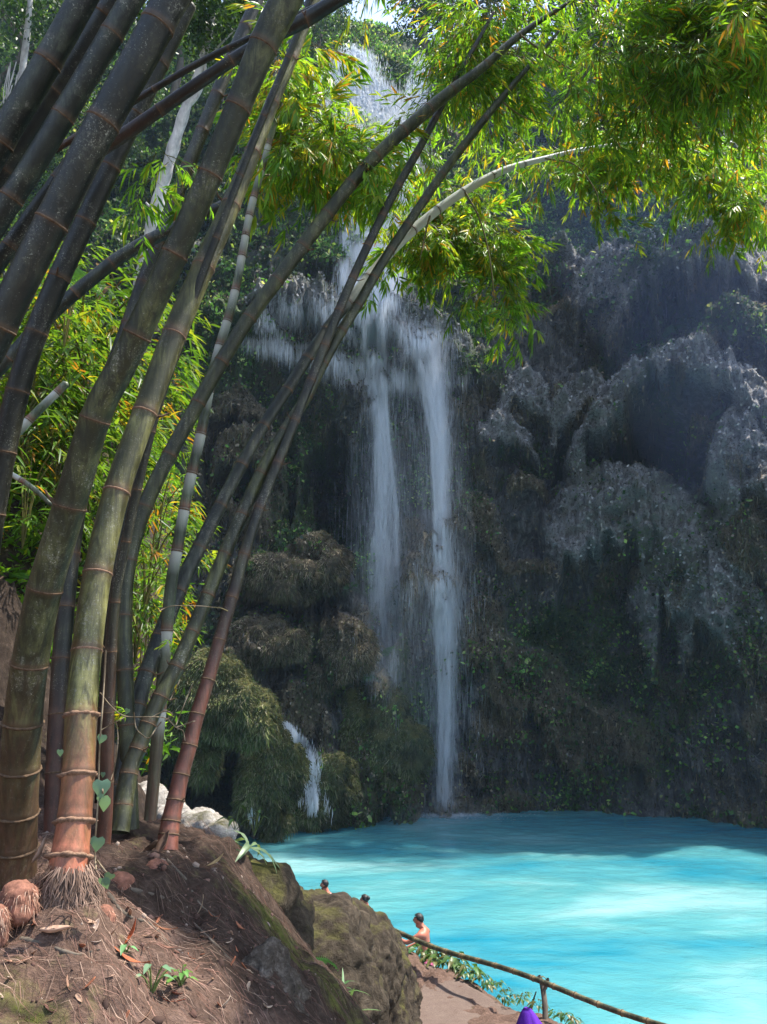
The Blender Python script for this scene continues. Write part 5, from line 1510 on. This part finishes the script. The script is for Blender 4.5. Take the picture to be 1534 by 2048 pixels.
o = obj('soil_crumbs', V, (icf[None] + np.arange(n)[:, None, None] * len(ic)).reshape(-1, 3), M_LITTER, cols=cc_)
tag(o, 'crumbs of earth and grit on the bank', 'grit', kind='stuff')
# surface roots running down the bank
for i_, (pp, lab) in enumerate([([(215, 1790), (250, 1830), (300, 1850), (340, 1890)], 'thick dark root creeping down from the clump to the straw'), ([(330, 1720), (370, 1760), (400, 1810), (450, 1850)], 'root running from the reddish culm down the bank'), ([(40, 1880), (90, 1890), (150, 1910), (200, 1900)], 'thin root crossing the sunlit earth at left'), ([(260, 1780), (330, 1800), (400, 1860), (470, 1930)], 'long root following the slope towards the grey rock')]):
    C_ = np.array([gpt_on(*p_) for p_ in catmull(np.array(pp, float), 8)]) + [0, 0, .002]
    v, q = sweep(C_, np.linspace(.010, .003, len(C_)) * (1 + .2 * np.sin(np.arange(len(C_)))), 7)
    tag(obj('root', v, q, M_BARK, smooth=True), lab, 'root')

# stumps of old shoots beside the golden culm
def stump(px, py, t, rad, h, label, seed, mat):
    P = at(px, py, t)
    b = blob_rock('bamboo_stump', [(tuple(P), (rad, rad, h)), (tuple(P + [0, 0, -h * .5]), (rad * 1.1, rad * 1.1, h * .8))], mat, rad / 9, rad * .10, 9 / rad * .12, seed)
    tag(b, label, 'stump')
    r = np.random.default_rng(seed); n = 500
    a = r.uniform(0, 6.283, n); el = r.uniform(-.8, .9, n)
    d = np.stack([np.cos(a) * np.cos(el), np.sin(a) * np.cos(el), np.sin(el)], 1)
    P0 = P + d * np.array([rad, rad, h]) * .98; P1 = P0 + d * .012 + np.array([0, 0, -1.]) * r.uniform(.015, .05, (n, 1)) + r.normal(0, .006, (n, 3))
    sd = np.stack([-np.sin(a), np.cos(a), np.zeros(n)], 1) * .0016
    V = np.stack([P0 - sd, P0 + sd, P1], 1).reshape(-1, 3)
    cc = np.array([(.30, .16, .11), (.16, .085, .06), (.40, .27, .2)])[r.integers(0, 3, n)]
    o = obj('root_fibre', V, np.arange(n * 3).reshape(-1, 3), M_LITTER, b, cols=np.repeat(cc, 3, 0)); o['kind'] = 'stuff'


M_STUMP = simple_mat('stump', (.17, .075, .05), .9, 25, .7)
stump(40, 1800, 2.62, .068, .06, 'round red brown bamboo shoot stump at the left edge of the roots', 71, M_STUMP)
stump(205, 1845, 2.72, .045, .06, 'small dark root knob to the right of the root skirt', 72, M_STUMP)
stump(-8, 1845, 2.5, .04, .06, 'brown root knob cut by the left picture edge', 73, M_STUMP)
stump(310, 1752, 3.35, .06, .07, 'dark root mass under the reddish culm', 74, M_STUMP)
stump(240, 1775, 3.15, .06, .06, 'shaded root mass between the golden and the reddish culm', 75, M_STUMP)


# ---- plants
def blade_mesh(name, seed, n, L, W, spread, droop, cols, heart=False, el=(.2, 1.1), stemmed=0.0):
    r = np.random.default_rng(seed)
    V, T, Q, Cc = [], [], [], []
    for k in range(n):
        a = k * 2.4 + r.uniform(-.4, .4); e = r.uniform(*el)
        d = np.array([math.cos(a) * math.cos(e), math.sin(a) * math.cos(e), math.sin(e)])
        l = r.uniform(*L); w = r.uniform(*W); b = np.array([0, 0, 0.]) + d * spread * r.random()
        if stemmed:
            top = b + d * stemmed * r.uniform(.5, 1) + [0, 0, stemmed * r.uniform(.2, .6)]
            v, q = sweep(catmull(np.array([b, (b + top) / 2 + [0, 0, .01], top]), 3), .0025, 4); i0 = len(V)
            V += list(v); Q += [tuple(x + i0 for x in f_) for f_ in q]; Cc += [np.array((.12, .16, .05))] * len(v)
            b = top; d = np.array([d[0], d[1], -.15]); d /= np.linalg.norm(d)
        s = np.cross(d, [0, 0, 1.]); s /= np.linalg.norm(s) + 1e-9; nn = np.cross(s, d)
        i0 = len(V); c = cols[r.integers(0, len(cols))] * r.uniform(.8, 1.2)
        prof = [(0, .3), (.08, .85), (.25, 1), (.5, .8), (.78, .42), (1, 0.02)] if heart else [(0, .25), (.2, .8), (.4, 1), (.65, .8), (.85, .45), (1, .02)]
        for f, wf in prof:
            c0 = b + d * l * f + np.array([0, 0, -droop * l * f * f])
            V += [c0 - s * w * wf + nn * w * .3 * wf, c0 - nn * w * .05, c0 + s * w * wf + nn * w * .3 * wf]; Cc += [c * .9, c * 1.25, c * .9]
        for i in range(5):
            Q += [(i0 + i * 3, i0 + i * 3 + 1, i0 + i * 3 + 4, i0 + i * 3 + 3), (i0 + i * 3 + 1, i0 + i * 3 + 2, i0 + i * 3 + 5, i0 + i * 3 + 4)]
    return mesh(name, np.array(V), np.array(Q), M_PLANT, cols=np.array(Cc), smooth=True)


PG = np.array([(.035, .085, .02), (.05, .11, .025), (.075, .13, .03), (.10, .10, .03)])
LOW = [blade_mesh('leaves', 600 + i, 13, (.10, .17), (.028, .045), .04, .5, PG, True, (.1, 1.0), .12) for i in range(4)]
EDGE_P = [(848, 1900), (862, 1908), (876, 1914), (858, 1918), (892, 1920), (908, 1928), (900, 1936), (922, 1934), (938, 1944), (928, 1950), (952, 1952), (968, 1956), (984, 1962), (976, 1972), (998, 1968), (1012, 1978), (1006, 1990), (1030, 1990), (1046, 2000), (1052, 1986), (1110, 2026), (1130, 2036), (1150, 2044), (1076, 2008), (836, 1908), (870, 1926), (1020, 2002), (915, 1918)]
for i, (px, py) in enumerate(EDGE_P):
    P = on_z(px, py + 8, .56)
    e = empty('low_plant', P, {0: 'low plant at the far end of the strip beside the bare chested man', 8: 'largest leaved low plant midway along the path strip', 20: 'low plant just right of the handrail post', 22: 'last low plant on the strip towards the right end of the handrail', 24: 'low plant tucked against the boulder at the end of the path'}.get(i, 'low broad leaved plant on the strip between the path and the water'), 'plant', 'plants along the path edge')
    place('leaves', LOW[i % 4], P, e, (GR.normal(0, .15), GR.normal(0, .15), GR.uniform(0, 6.28)), GR.uniform(.7, 1.3) * (.6 if px > 960 else 1.05))


def plant(name, label, me, P, s=1.0, rot=(0, 0, 0), cat='plant', part='leaves'):
    e = empty(name, P, label, cat)
    place(part, me, P, e, rot, s)
    return e


plant('long_leaved_plant', 'plant with long grey green blades hanging over the mossy bank', blade_mesh('leaves', 640, 9, (.22, .36), (.014, .022), .03, .75, np.array([(.11, .17, .085), (.14, .20, .11)]), False, (.0, .7)), at(497, 1695, 4.55), 1.0, (.2, .5, .2))
plant('strappy_plant', 'spidery green grass like plant between the grey rock and the boulder', blade_mesh('leaves', 641, 16, (.30, .55), (.012, .02), .03, .6, np.array([(.06, .13, .045), (.08, .16, .05)]), False, (.2, 1.2)), at(655, 2015, 5.6), .9)
plant('strappy_plant', 'single blue green blade plant leaning right under the boulder', blade_mesh('leaves', 643, 3, (.35, .5), (.018, .024), .02, .2, np.array([(.10, .18, .09), (.12, .20, .1)]), False, (.8, 1.1)), at(680, 2030, 5.5), .8, (0, .5, 0))
plant('seedling', 'taller seedling with round grey green leaves on the slope', blade_mesh('leaves', 644, 6, (.022, .034), (.009, .013), .01, .2, np.array([(.16, .26, .15), (.12, .22, .12)]), True, (.3, 1.3), .06), gpt_on(303, 1988), 1.2)
plant('seedling', 'small bright green seedling beside the orange leaf', blade_mesh('leaves', 645, 8, (.02, .03), (.008, .012), .01, .2, np.array([(.10, .24, .05), (.14, .28, .06)]), True, (.3, 1.2), .035), gpt_on(362, 1972), 1.1)
plant('seedling', 'lone pale green sprout next to the upright red leaf', blade_mesh('leaves', 646, 3, (.025, .035), (.008, .012), .01, .3, np.array([(.14, .30, .12), (.18, .32, .16)]), True, (.3, 1.2), .02), gpt_on(250, 1908), 1.1)
plant('seedling', 'thin seedling standing on the pale rock by the water', blade_mesh('leaves', 647, 5, (.05, .08), (.014, .02), .01, .3, PG, True, (.3, 1.3), .10), at(470, 1660, 5.2), 1.0)
plant('seedling', 'second thin seedling on the bank edge by the water', blade_mesh('leaves', 648, 4, (.03, .05), (.008, .012), .01, .3, PG, True, (.6, 1.4), .14), at(508, 1672, 5.2), 1.0)


def frond_mesh(name, seed, n=8, L=.6):
    r = np.random.default_rng(seed); V, T, Cc = [], [], []
    for k in range(n):
        a = k * 6.283 / n + r.uniform(-.3, .3); e = r.uniform(.3, 1.0); l = L * r.uniform(.7, 1.1)
        d = np.array([math.cos(a) * math.cos(e), math.sin(a) * math.cos(e), math.sin(e)]); s = np.array([-math.sin(a), math.cos(a), 0])
        for f in np.linspace(.12, 1, 15):
            c0 = d * l * f + np.array([0, 0, -.8 * l * f * f]); w = l * .28 * math.sin(math.pi * min(1, f * .85 + .12))
            for sg in (-1, 1):
                i0 = len(V); tip = c0 + sg * s * w + d * w * .4 + np.array([0, 0, -.25 * w])
                V += [c0 - d * l * .022, c0 + d * l * .022, tip]; T.append((i0, i0 + 1, i0 + 2)); Cc += [np.array((.05, .13, .035)) * r.uniform(.8, 1.3)] * 3
    return mesh(name, np.array(V), np.array(T), M_PLANT, cols=np.array(Cc))


FR = [frond_mesh('fronds', 660 + i) for i in range(3)]
for px, py, s, lab in [(1278, 708, 1.9, 'bright green fern standing on top of the right hand rock dome'), (1345, 668, 1.6, 'feathery fern on the dark wall above the right hand dome'), (700, 1180, 1.6, 'green fern hanging beside the left thread of water'),
                       (735, 1365, 1.5, 'fern patch under the left thread of water'), (780, 1310, 1.5, 'light green fern on the ridge between the two threads'), (815, 1415, 1.5, 'lowest fern on the ridge between the two threads'), (835, 1445, 1.2, 'small fern at the foot of the mossy ridge beside the right thread'), (1090, 870, 1.2, 'drooping fern under the small pale dome'), (1440, 830, 1.3, 'fern in the shaded hollow under the arch shaped dome')]:
    P = cliff_at(px, py, .15)
    plant('fern', lab, FR[int(px) % 3], P, s, (-.5, 0, px), 'fern', 'fronds')
plant('fern', 'small dark fern in the gap between the straw slope and the boulder', FR[0], at(612, 1945, 5.4), .62, (0, 0, 1), 'fern', 'fronds')
plant('fern', 'dark drooping fern on the near face of the boulder', FR[1], at(590, 1925, 5.0), .45, (0, 0, 2.3), 'fern', 'fronds')
plant('fern', 'pale green feathery fern behind the leaning culms at left', FR[2], at(128, 565, 6.0), .7, (0, 0, .3), 'fern', 'fronds')

# ---- vines
def vine(label, stems, leaves, t, r0=.003, part='stem'):
    b = at(*stems[0][0], t)
    e = empty('vine', b, label, 'vine')
    for st in stems:
        tr = catmull(np.array(st, float), 8); C = at(tr[:, 0], tr[:, 1], np.full(len(tr), t) + .03 * np.sin(np.arange(len(tr)) * .4))
        v, q = sweep(C, r0, 6); obj(part, v, q, M_VINE, e, smooth=True)
    for (px, py, sz, rot) in leaves:
        place('leaf', HEART[int(px) % 2], at(px, py, t - .02), e, rot, sz)
    return e


def heart_leaf(name, seed):
    pts = [(0, .0), (-.30, -.12), (-.52, .08), (-.52, .38), (-.30, .72), (0, 1.1), (.30, .72), (.52, .38), (.52, .08), (.30, -.12)]
    V = [(x, .0, -y) for x, y in pts] + [(0, -.06, -.3), (0, -.05, -.65)]
    V = np.array(V); V[:, 1] += .12 * np.abs(V[:, 0]) + .10 * V[:, 2] ** 2
    F_ = [(10, 0, 1), (10, 1, 2), (10, 2, 3), (11, 10, 3), (11, 3, 4), (11, 4, 5), (11, 5, 6), (11, 6, 7), (10, 11, 7), (10, 7, 8), (10, 8, 9), (10, 9, 0)]
    return mesh(name, V, np.array(F_), M_PLANT, cols=np.full((12, 3), 1) * np.array((.13, .22, .15)))


HEART = [heart_leaf('leaf', 1), heart_leaf('leaf', 2)]
vine('thin vine climbing the right side of the golden culm with heart shaped leaves', [[(212, 1300), (206, 1400), (199, 1500), (196, 1600), (190, 1690), (192, 1740)], [(196, 1560), (204, 1575), (206, 1590)], [(193, 1720), (205, 1735), (215, 1748)]],
     [(204, 1562, .055, (.1, 0, .4)), (206, 1592, .055, (.3, .2, -.3)), (196, 1676, .045, (.2, .1, .2)), (222, 1748, .035, (.6, .4, .6)), (206, 1757, .04, (.4, -.2, -.2)), (120, 1500, .022, (.2, 0, 0)), (206, 1470, .03, (.2, .3, .3))], 2.62)
vine('tangled bare vine looping between the golden and the reddish culm', [[(200, 1385), (225, 1415), (250, 1432), (290, 1434), (330, 1436), (352, 1455), (366, 1462), (370, 1482)], [(268, 1425), (272, 1455), (285, 1470), (298, 1476), (310, 1460), (322, 1444)],
     [(385, 1370), (372, 1400), (360, 1430), (352, 1450)], [(202, 1460), (225, 1448), (250, 1434)], [(330, 1440), (345, 1430), (330, 1422), (300, 1436)], [(352, 1455), (380, 1445), (390, 1442)], [(340, 1400), (350, 1380), (360, 1360)], [(232, 1440), (236, 1480), (230, 1530), (222, 1560)]],
     [(256, 1418, .022, (.1, .4, 0)), (206, 1545, .02, (0, 0, 0))], 3.3, .0024)
vine('fine vine thread crossing between the culms higher up', [[(318, 1222), (345, 1212), (400, 1212), (425, 1215)]], [], 3.6, .0018)
vine('thin root hanging down the face of the earth bank', [[(478, 1730), (470, 1755), (462, 1775), (465, 1790)], [(520, 1790), (526, 1820), (522, 1850), (526, 1862)]], [(470, 1700, .05, (.2, 0, .2)), (462, 1712, .05, (.3, 0, -.3)), (485, 1700, .04, (.2, 0, 0))], 4.5, .004)

# ------------------------------------------------------------------ handrail, cloth
def rail_pt(px, py, z):
    return on_z(px, py, z)


ra, rb = rail_pt(796, 1864, .98), rail_pt(1350, 2056, 1.10)
railroot = empty('handrail', on_z(1092, 2056, .5), 'bamboo handrail along the path with one forked post', 'handrail')
C = np.array([ra + (rb - ra) * f + [0, 0, -.03 * math.sin(f * 9) - .02 * math.sin(math.pi * f)] for f in np.linspace(-.08, 1.15, 160)])
S = np.r_[0, np.cumsum(np.linalg.norm(np.diff(C, axis=0), axis=1))]; ns = np.arange(.2, S[-1], .37)
nearr = np.abs(S[:, None] - ns[None]).min(1)
v, q = sweep(C, .036 * (1 + .10 * np.exp(-(nearr / .02) ** 2)) * np.linspace(1.08, .92, 160), 14)
M_RAIL = make_bamboo_mat('bamboo_weathered', (0.035, 0.03, 0.02), (0.10, 0.08, 0.05), (0.24, 0.19, 0.11), 0.6, (.28, .20, .10))
obj('rail', v, q, M_RAIL, railroot, smooth=True, attrs={'red': np.repeat(np.exp(-(nearr / .045) ** 2) * .8, 14), 'scar': np.repeat(np.exp(-(nearr / .008) ** 2), 14), 'wax_sun': np.zeros(len(v))})
Tn = (rb - ra) / np.linalg.norm(rb - ra); A_ = np.cross(Tn, [0, 0, 1.]); A_ /= np.linalg.norm(A_); B_ = np.cross(Tn, A_)
for s_ in ns:
    c = np.array([np.interp(s_, S, C[:, k]) for k in range(3)])
    cs = np.array([c + Tn * o_ for o_ in (-.009, -.003, .003, .009)])
    v, q = sweep(cs, np.array([.037, .0425, .0425, .037]), 14)
    obj('node_ring', v, q, M_RING, railroot)
pt = rail_pt(1086, 1962, 1.03); pb = on_z(1090, 2068, .48)
pc = catmull(np.array([pb, pb * .5 + pt * .5 + [.015, 0, 0], pt + [-.01, .03, -.05], pt + [-.05, .04, .05]]), 8)
v, q = sweep(pc, np.linspace(.042, .03, len(pc)), 12); post = obj('post', v, q, M_BARK, railroot, smooth=True)
fk = catmull(np.array([pt * .8 + pb * .2, pt + [.05, -.05, -.02], pt + [.06, -.05, .05]]), 6)
v, q = sweep(fk, np.linspace(.026, .018, len(fk)), 10); obj('fork', v, q, M_BARK, railroot, smooth=True)
tw_ = np.array([pt + np.array([.05 * math.cos(a), .02 * a / 10, .05 * math.sin(a)]) for a in np.linspace(0, 19, 60)])
v, q = sweep(tw_, .004, 5); obj('wire_tie', v, q, M_TWIG, railroot)
st = catmull(np.array([on_z(1062, 2024, .5), on_z(1067, 2000, .62), on_z(1072, 1984, .75)]), 6)
v, q = sweep(st, np.linspace(.016, .009, len(st)), 7); tag(obj('stake', v, q, M_BARK, smooth=True), 'short dark stick leaning beside the handrail post', 'stick')

# purple cloth thrown over something at the path edge
cb = on_z(1066, 2098, .5)
V = []; nu, nv = 40, 14
for j in range(nv):
    f = j / (nv - 1)
    for i in range(nu):
        a = 6.283 * i / nu
        rr = .03 + .23 * f ** .8 * (1 + .17 * math.sin(a * 7 + 1.3 + f) * f + .10 * math.sin(a * 11 + 2 * f) * f)
        V.append(cb + np.array([rr * math.cos(a) * 1.0 - .06 * (1 - f), rr * math.sin(a) * .8, .47 * (1 - f) ** .9 + .02 * math.sin(a * 5) * f]))
V = np.array(V)
fi = [(j * nu + i, j * nu + (i + 1) % nu, (j + 1) * nu + (i + 1) % nu, (j + 1) * nu + i) for j in range(nv - 1) for i in range(nu)]
M_CLOTH = simple_mat('purple_cloth', (.085, .012, .30), .85, 60, .3)
cl_o = obj('cloth', V, [np.array(fi), list(range(nu))], M_CLOTH, smooth=True)
tag(cl_o, 'bright purple cloth draped at the foot of the handrail post', 'cloth')
mdf = cl_o.modifiers.new('thick', 'SOLIDIFY'); mdf.thickness = .006

# ------------------------------------------------------------------ people
M_SKIN = simple_mat('skin', (.40, .135, .085), .5, 12, .12, .4, bmp=0)
M_HAIR = simple_mat('black_hair', (.012, .010, .009), .5, 60, .5, .4)
M_PINK = simple_mat('pink_cloth', (.55, .13, .25), .8, 20, .15)
M_LILAC = simple_mat('pale_lilac_shirt', (.62, .48, .60), .8, 20, .1)


def person(P_feet, yaw, joints, edges, label, hair=True, clothes=()):
    root = empty('person', P_feet, label, 'person')
    names = list(joints); ca, sa = math.cos(yaw), math.sin(yaw)
    def W(p): return np.array([p[0] * ca - p[1] * sa, p[0] * sa + p[1] * ca, p[2]])
    me = bpy.data.meshes.new('body')
    me.from_pydata([tuple(W(joints[k][0])) for k in names], [(names.index(a), names.index(b)) for a, b in edges], [])
    me.materials.append(M_SKIN)
    o = bpy.data.objects.new('body', me); COL.objects.link(o)
    sk = o.modifiers.new('skin', 'SKIN'); sk.use_smooth_shade = True
    for i, k in enumerate(names):
        sv = me.skin_vertices[0].data[i]; rr = joints[k][1]
        sv.radius = (rr, rr) if np.isscalar(rr) else rr; sv.use_root = (k == 'pelvis')
    ss = o.modifiers.new('sub', 'SUBSURF'); ss.levels = 2; ss.render_levels = 2
    # freeze the grown surface
    dg = bpy.context.evaluated_depsgraph_get(); m2 = bpy.data.meshes.new_from_object(o.evaluated_get(dg))
    bpy.data.objects.remove(o)
    m2.name = 'body'; m2.polygons.foreach_set('use_smooth', np.ones(len(m2.polygons), bool))
    if not m2.materials: m2.materials.append(M_SKIN)
    place('body', m2, P_feet, root)
    import bmesh
    def lump(nm, c, r, mat, cut=None, seed=0):
        bm = bmesh.new(); bmesh.ops.create_icosphere(bm, subdivisions=4, radius=1)
        co = np.array([v.co for v in bm.verts]); fc = np.array([[v.index for v in f.verts] for f in bm.faces]); bm.free()
        if cut is not None: 
            keep = cut(co)[fc].all(1); fc = fc[keep]
        n_ = 1 + .05 * fbm(co[:, 0] * 6, co[:, 1] * 6, co[:, 2] * 3, seed, 2)
        co2 = np.array([W(np.array(c) + p * np.array(r) * k) for p, k in zip(co, n_)])
        obj(nm, co2 + P_feet, fc, mat, root, smooth=True)
    hd = np.array(joints['head'][0])
    lump('hair', hd + [0, -.015, .028], (.084, .098, .094), M_HAIR, lambda c: (c[:, 2] > -.10 - .75 * (-c[:, 1]).clip(0, 1)) & ((c[:, 1] < .12) | (c[:, 2] > .50)), 5)
    for nm, c, r, mat, cut in clothes:
        if nm == 'hair_bun': c = hd + np.array(c)
        lump(nm, c, r, mat, cut, 9)
    return root


def hand(J, E, wrist, elbow, pre):
    w = np.array(J[wrist][0]); e = np.array(J[elbow][0]); d = (w - e) / np.linalg.norm(w - e)
    s = np.cross(d, [0, 0, 1.]); s /= np.linalg.norm(s) + 1e-9; n = np.cross(s, d)
    J[pre + 'palm'] = (w + d * .06, (.032, .018)); E.append((wrist, pre + 'palm'))
    for i, (o_, l) in enumerate(((-.028, .062), (-.010, .075), (.009, .072), (.027, .055))):
        J[f'{pre}k{i}'] = (w + d * .095 + s * o_, .0095); J[f'{pre}f{i}'] = (w + d * (.095 + l * .6) + s * o_ * 1.2 - n * .012, .0085); J[f'{pre}t{i}'] = (w + d * (.095 + l) + s * o_ * 1.2 - n * .032, .007)
        E += [(pre + 'palm', f'{pre}k{i}'), (f'{pre}k{i}', f'{pre}f{i}'), (f'{pre}f{i}', f'{pre}t{i}')]
    J[pre + 'th'] = (w + d * .05 - s * .045 - n * .01, .0105); J[pre + 'th2'] = (w + d * .085 - s * .055 - n * .025, .009)
    E += [(wrist, pre + 'th'), (pre + 'th', pre + 'th2')]


def body(lean=0.0, head_fwd=0.0, head_drop=0.0, arms='rail'):
    """x right, y forward, z up; standing figure 1.70 m tall"""
    def L(x, y, z):
        h = z - .92
        return np.array([x, y + max(h, 0) * lean, z - max(h, 0) * lean * lean * .4])
    J = {'pelvis': (L(0, 0, .92), (.155, .115)), 'waist': (L(0, 0, 1.06), (.135, .10)), 'chest': (L(0, .01, 1.24), (.165, .115)), 'upper': (L(0, 0, 1.37), (.15, .095)), 'neck': (L(0, .01, 1.465), .056),
         'skull': (L(0, .02 + head_fwd, 1.53 - head_drop), (.062, .07)), 'head': (L(0, .035 + head_fwd * 1.4, 1.61 - head_drop), (.078, .094)), 'crown': (L(0, .02 + head_fwd * 1.5, 1.68 - head_drop), (.062, .076))}
    E = [('pelvis', 'waist'), ('waist', 'chest'), ('chest', 'upper'), ('upper', 'neck'), ('neck', 'skull'), ('skull', 'head'), ('head', 'crown')]
    h = J['head'][0]
    J['nose'] = (h + [0, .105, -.012], .013); E.append(('head', 'nose'))
    J['chin'] = (J['skull'][0] + [0, .075, -.005], .026); E.append(('skull', 'chin'))
    for sg, nm in ((-1, 'l'), (1, 'r')):
        J[nm + 'ear'] = (h + [sg * .088, -.01, -.015], (.012, .02)); E.append(('head', nm + 'ear'))
        sh = L(sg * .185, 0, 1.385)
        J[nm + 'sh'] = (sh, .062)
        if arms == 'rail':
            el = sh + [sg * .05, .14 if sg > 0 else .24, -.24 if sg > 0 else -.14]; wr = el + [-sg * .04, .21, -.08 if sg > 0 else .05]
        else:
            el = sh + [sg * .07, -.02, -.27]; wr = el + [-sg * .02, .14, -.17]
        J[nm + 'el'] = (el, .043); J[nm + 'wr'] = (wr, .03)
        E += [('upper', nm + 'sh'), (nm + 'sh', nm + 'el'), (nm + 'el', nm + 'wr')]
        hand(J, E, nm + 'wr', nm + 'el', nm + 'h')
        J[nm + 'hip'] = ((sg * .09, 0, .84), .095); J[nm + 'kn'] = ((sg * .10, .03, .48), .062); J[nm + 'an'] = ((sg * .10, -.02, .08), .042); J[nm + 'toe'] = ((sg * .11, .15, .03), .036)
        E += [('pelvis', nm + 'hip'), (nm + 'hip', nm + 'kn'), (nm + 'kn', nm + 'an'), (nm + 'an', nm + 'toe')]
    return J, E


def put(head_px, z_head, J):
    Ph = on_z(*head_px, z_head)
    return Ph


def make_person(head_px, z_head, yaw, label, lean=0., hf=0., hdp=0., arms='rail', clothes=()):
    J, E = body(lean, hf, hdp, arms)
    hd = J['head'][0]; ca, sa = math.cos(yaw), math.sin(yaw)
    hw = np.array([hd[0] * ca - hd[1] * sa, hd[0] * sa + hd[1] * ca, hd[2]])
    P = on_z(*head_px, z_head) - hw
    return person(P, yaw, J, E, label, True, clothes)


make_person((836, 1840), .82, R_(68), 'bare chested man in pink shorts standing waist deep behind the handrail', .14, .03, .02, 'rail',
            [('shorts', (0, 0.0, .84), (.185, .145, .19), M_PINK, None)])
make_person((648, 1770), .62, R_(75), 'bather in a pale lilac top with only head and shoulder above the boulder', .05, .02, .0, 'down',
            [('shirt', (0, 0.015, 1.26), (.235, .15, .20), M_LILAC, None)])
make_person((728, 1800), .55, R_(60), 'dark haired bather whose head alone shows above the boulder', .05, .02, .0, 'down', [('hair_bun', (0, -.105, .05), (.045, .045, .045), M_HAIR, None)])

# leaves clothing the earth slope behind the clump
r = np.random.default_rng(808); n = 16000
k = r.integers(0, HP.shape[0] * HP.shape[1], n); P = HP.reshape(-1, 3)[k] + r.normal(0, .12, (n, 3)) + [0, -.08, .12]
d = np.stack([r.normal(0, .6, n), r.normal(-.6, .5, n), r.normal(-.3, .5, n)], 1); d /= np.linalg.norm(d, axis=1)[:, None]
s_ = np.cross(d, r.normal(0, 1, (n, 3))); s_ /= np.linalg.norm(s_, axis=1)[:, None]
L = r.uniform(.08, .22, (n, 1)); V = np.stack([P, P + d * L * .4 + s_ * L * .12, P + d * L, P + d * L * .4 - s_ * L * .12], 1)
cl = GREENS[r.choice(7, n, p=GW)] * r.uniform(.5, 1.1, (n, 1))
o = obj('undergrowth', V.reshape(-1, 3), np.arange(n * 4).reshape(-1, 4), M_LEAF, cols=np.repeat(cl, 4, 0))
tag(o, 'leafy undergrowth on the slope behind the clump', 'undergrowth', kind='stuff')

# ------------------------------------------------------------------ the air: mist of the falls hanging in the whole gorge
def vol_mat(name, dens, col, aniso=0.2):
    m = bpy.data.materials.new(name); m.use_nodes = True
    nt = m.node_tree; nt.nodes.clear()
    out = nt.nodes.new('ShaderNodeOutputMaterial'); v = nt.nodes.new('ShaderNodeVolumePrincipled')
    v.inputs['Density'].default_value = dens; v.inputs['Color'].default_value = (*col, 1); v.inputs['Anisotropy'].default_value = aniso
    nt.links.new(v.outputs[0], out.inputs['Volume'])
    return m


def box(name, lo, hi, mat):
    a, b, c = lo; d, e, f = hi
    V = np.array([(a, b, c), (d, b, c), (d, e, c), (a, e, c), (a, b, f), (d, b, f), (d, e, f), (a, e, f)], float)
    return obj(name, V, np.array([(3, 2, 1, 0), (4, 5, 6, 7), (0, 1, 5, 4), (1, 2, 6, 5), (2, 3, 7, 6), (3, 0, 4, 7)]), mat)


hz = box('haze', (-80, -14, -2.6), (80, 95, 78), vol_mat('haze', 0.00045, (.50, .70, 1.0)))
tag(hz, 'thin blue water haze filling the gorge', 'haze', kind='stuff')


def mist(label, pts, rads, dens, seed):
    """soft drifting spray: a lumpy closed tube of thin fog"""
    C_ = catmull(np.array(pts), 8); rr = np.interp(np.linspace(0, 1, len(C_)), np.linspace(0, 1, len(rads)), rads)
    rr = rr * (1 + .12 * fbm(C_[:, 2] * .6, C_[:, 0], 0, seed, 2)); rr[0] *= .05; rr[-1] *= .05
    v, q = sweep(C_, rr, 18)
    m_ = vol_mat('mist', dens, (.84, .90, 1.0))
    return tag(obj('mist', v, q, m_, smooth=True), label, 'mist', kind='stuff')


def off_wall(px, py, off):
    P = cliff_at(px, py, off); rr = np.hypot(P[0], P[1])
    if rr > LIP - .2: P = CAMP + ray(px, py) * ((LIP - .2) / np.hypot(*ray(px, py)[:2]))
    return P


mist('white mist wrapped round the right thread of water', [off_wall(850, 640, .5), off_wall(878, 850, .3), off_wall(885, 1080, .5), off_wall(893, 1350, .2), off_wall(890, 1640, .2)], [.8, .5, .5, .6, .8], .085, 1)
mist('white mist wrapped round the left thread of water', [off_wall(742, 600, .5), off_wall(760, 850, .3), off_wall(770, 1080, .5), off_wall(765, 1400, .4)], [.8, .55, .8, .9], .065, 2)
mist('bright spray hanging about the upper falls', [off_wall(735, 190, .5), off_wall(785, 240, .8), off_wall(772, 330, 1.0), off_wall(755, 480, 1.2), off_wall(745, 620, 1.0)], [.8, 1.4, 1.6, 1.5, 1.5], .09, 3)
mist('faint spray cloud drifting before the wall between the threads', [off_wall(800, 660, 1.2), off_wall(815, 900, 1.6), off_wall(825, 1200, 1.6), off_wall(830, 1560, 1.2)], [2.0, 2.8, 2.6, 1.6], .016, 4)
mist('low spray rising where the fall meets the pool', [on_z(760, 1640, .3), on_z(890, 1632, .35), on_z(1010, 1634, .3)], [.4, .7, .4], .05, 5)

pr_ = [cliff_at(980, 250, 7), cliff_at(1150, 420, 6), cliff_at(1330, 560, 5), cliff_at(1460, 760, 4), cliff_at(1560, 900, 4)]
P_ = np.array(catmull(np.array(pr_), 8)); v, q = sweep(P_, np.concatenate([[.2], np.linspace(3.2, 4.2, len(P_) - 2), [.2]]), 20)
tag(obj('mist', v, q, vol_mat('blue_mist', .0034, (.34, .50, 1.0), .3), smooth=True), 'blue sunlit spray drifting before the upper right wall', 'mist', kind='stuff')
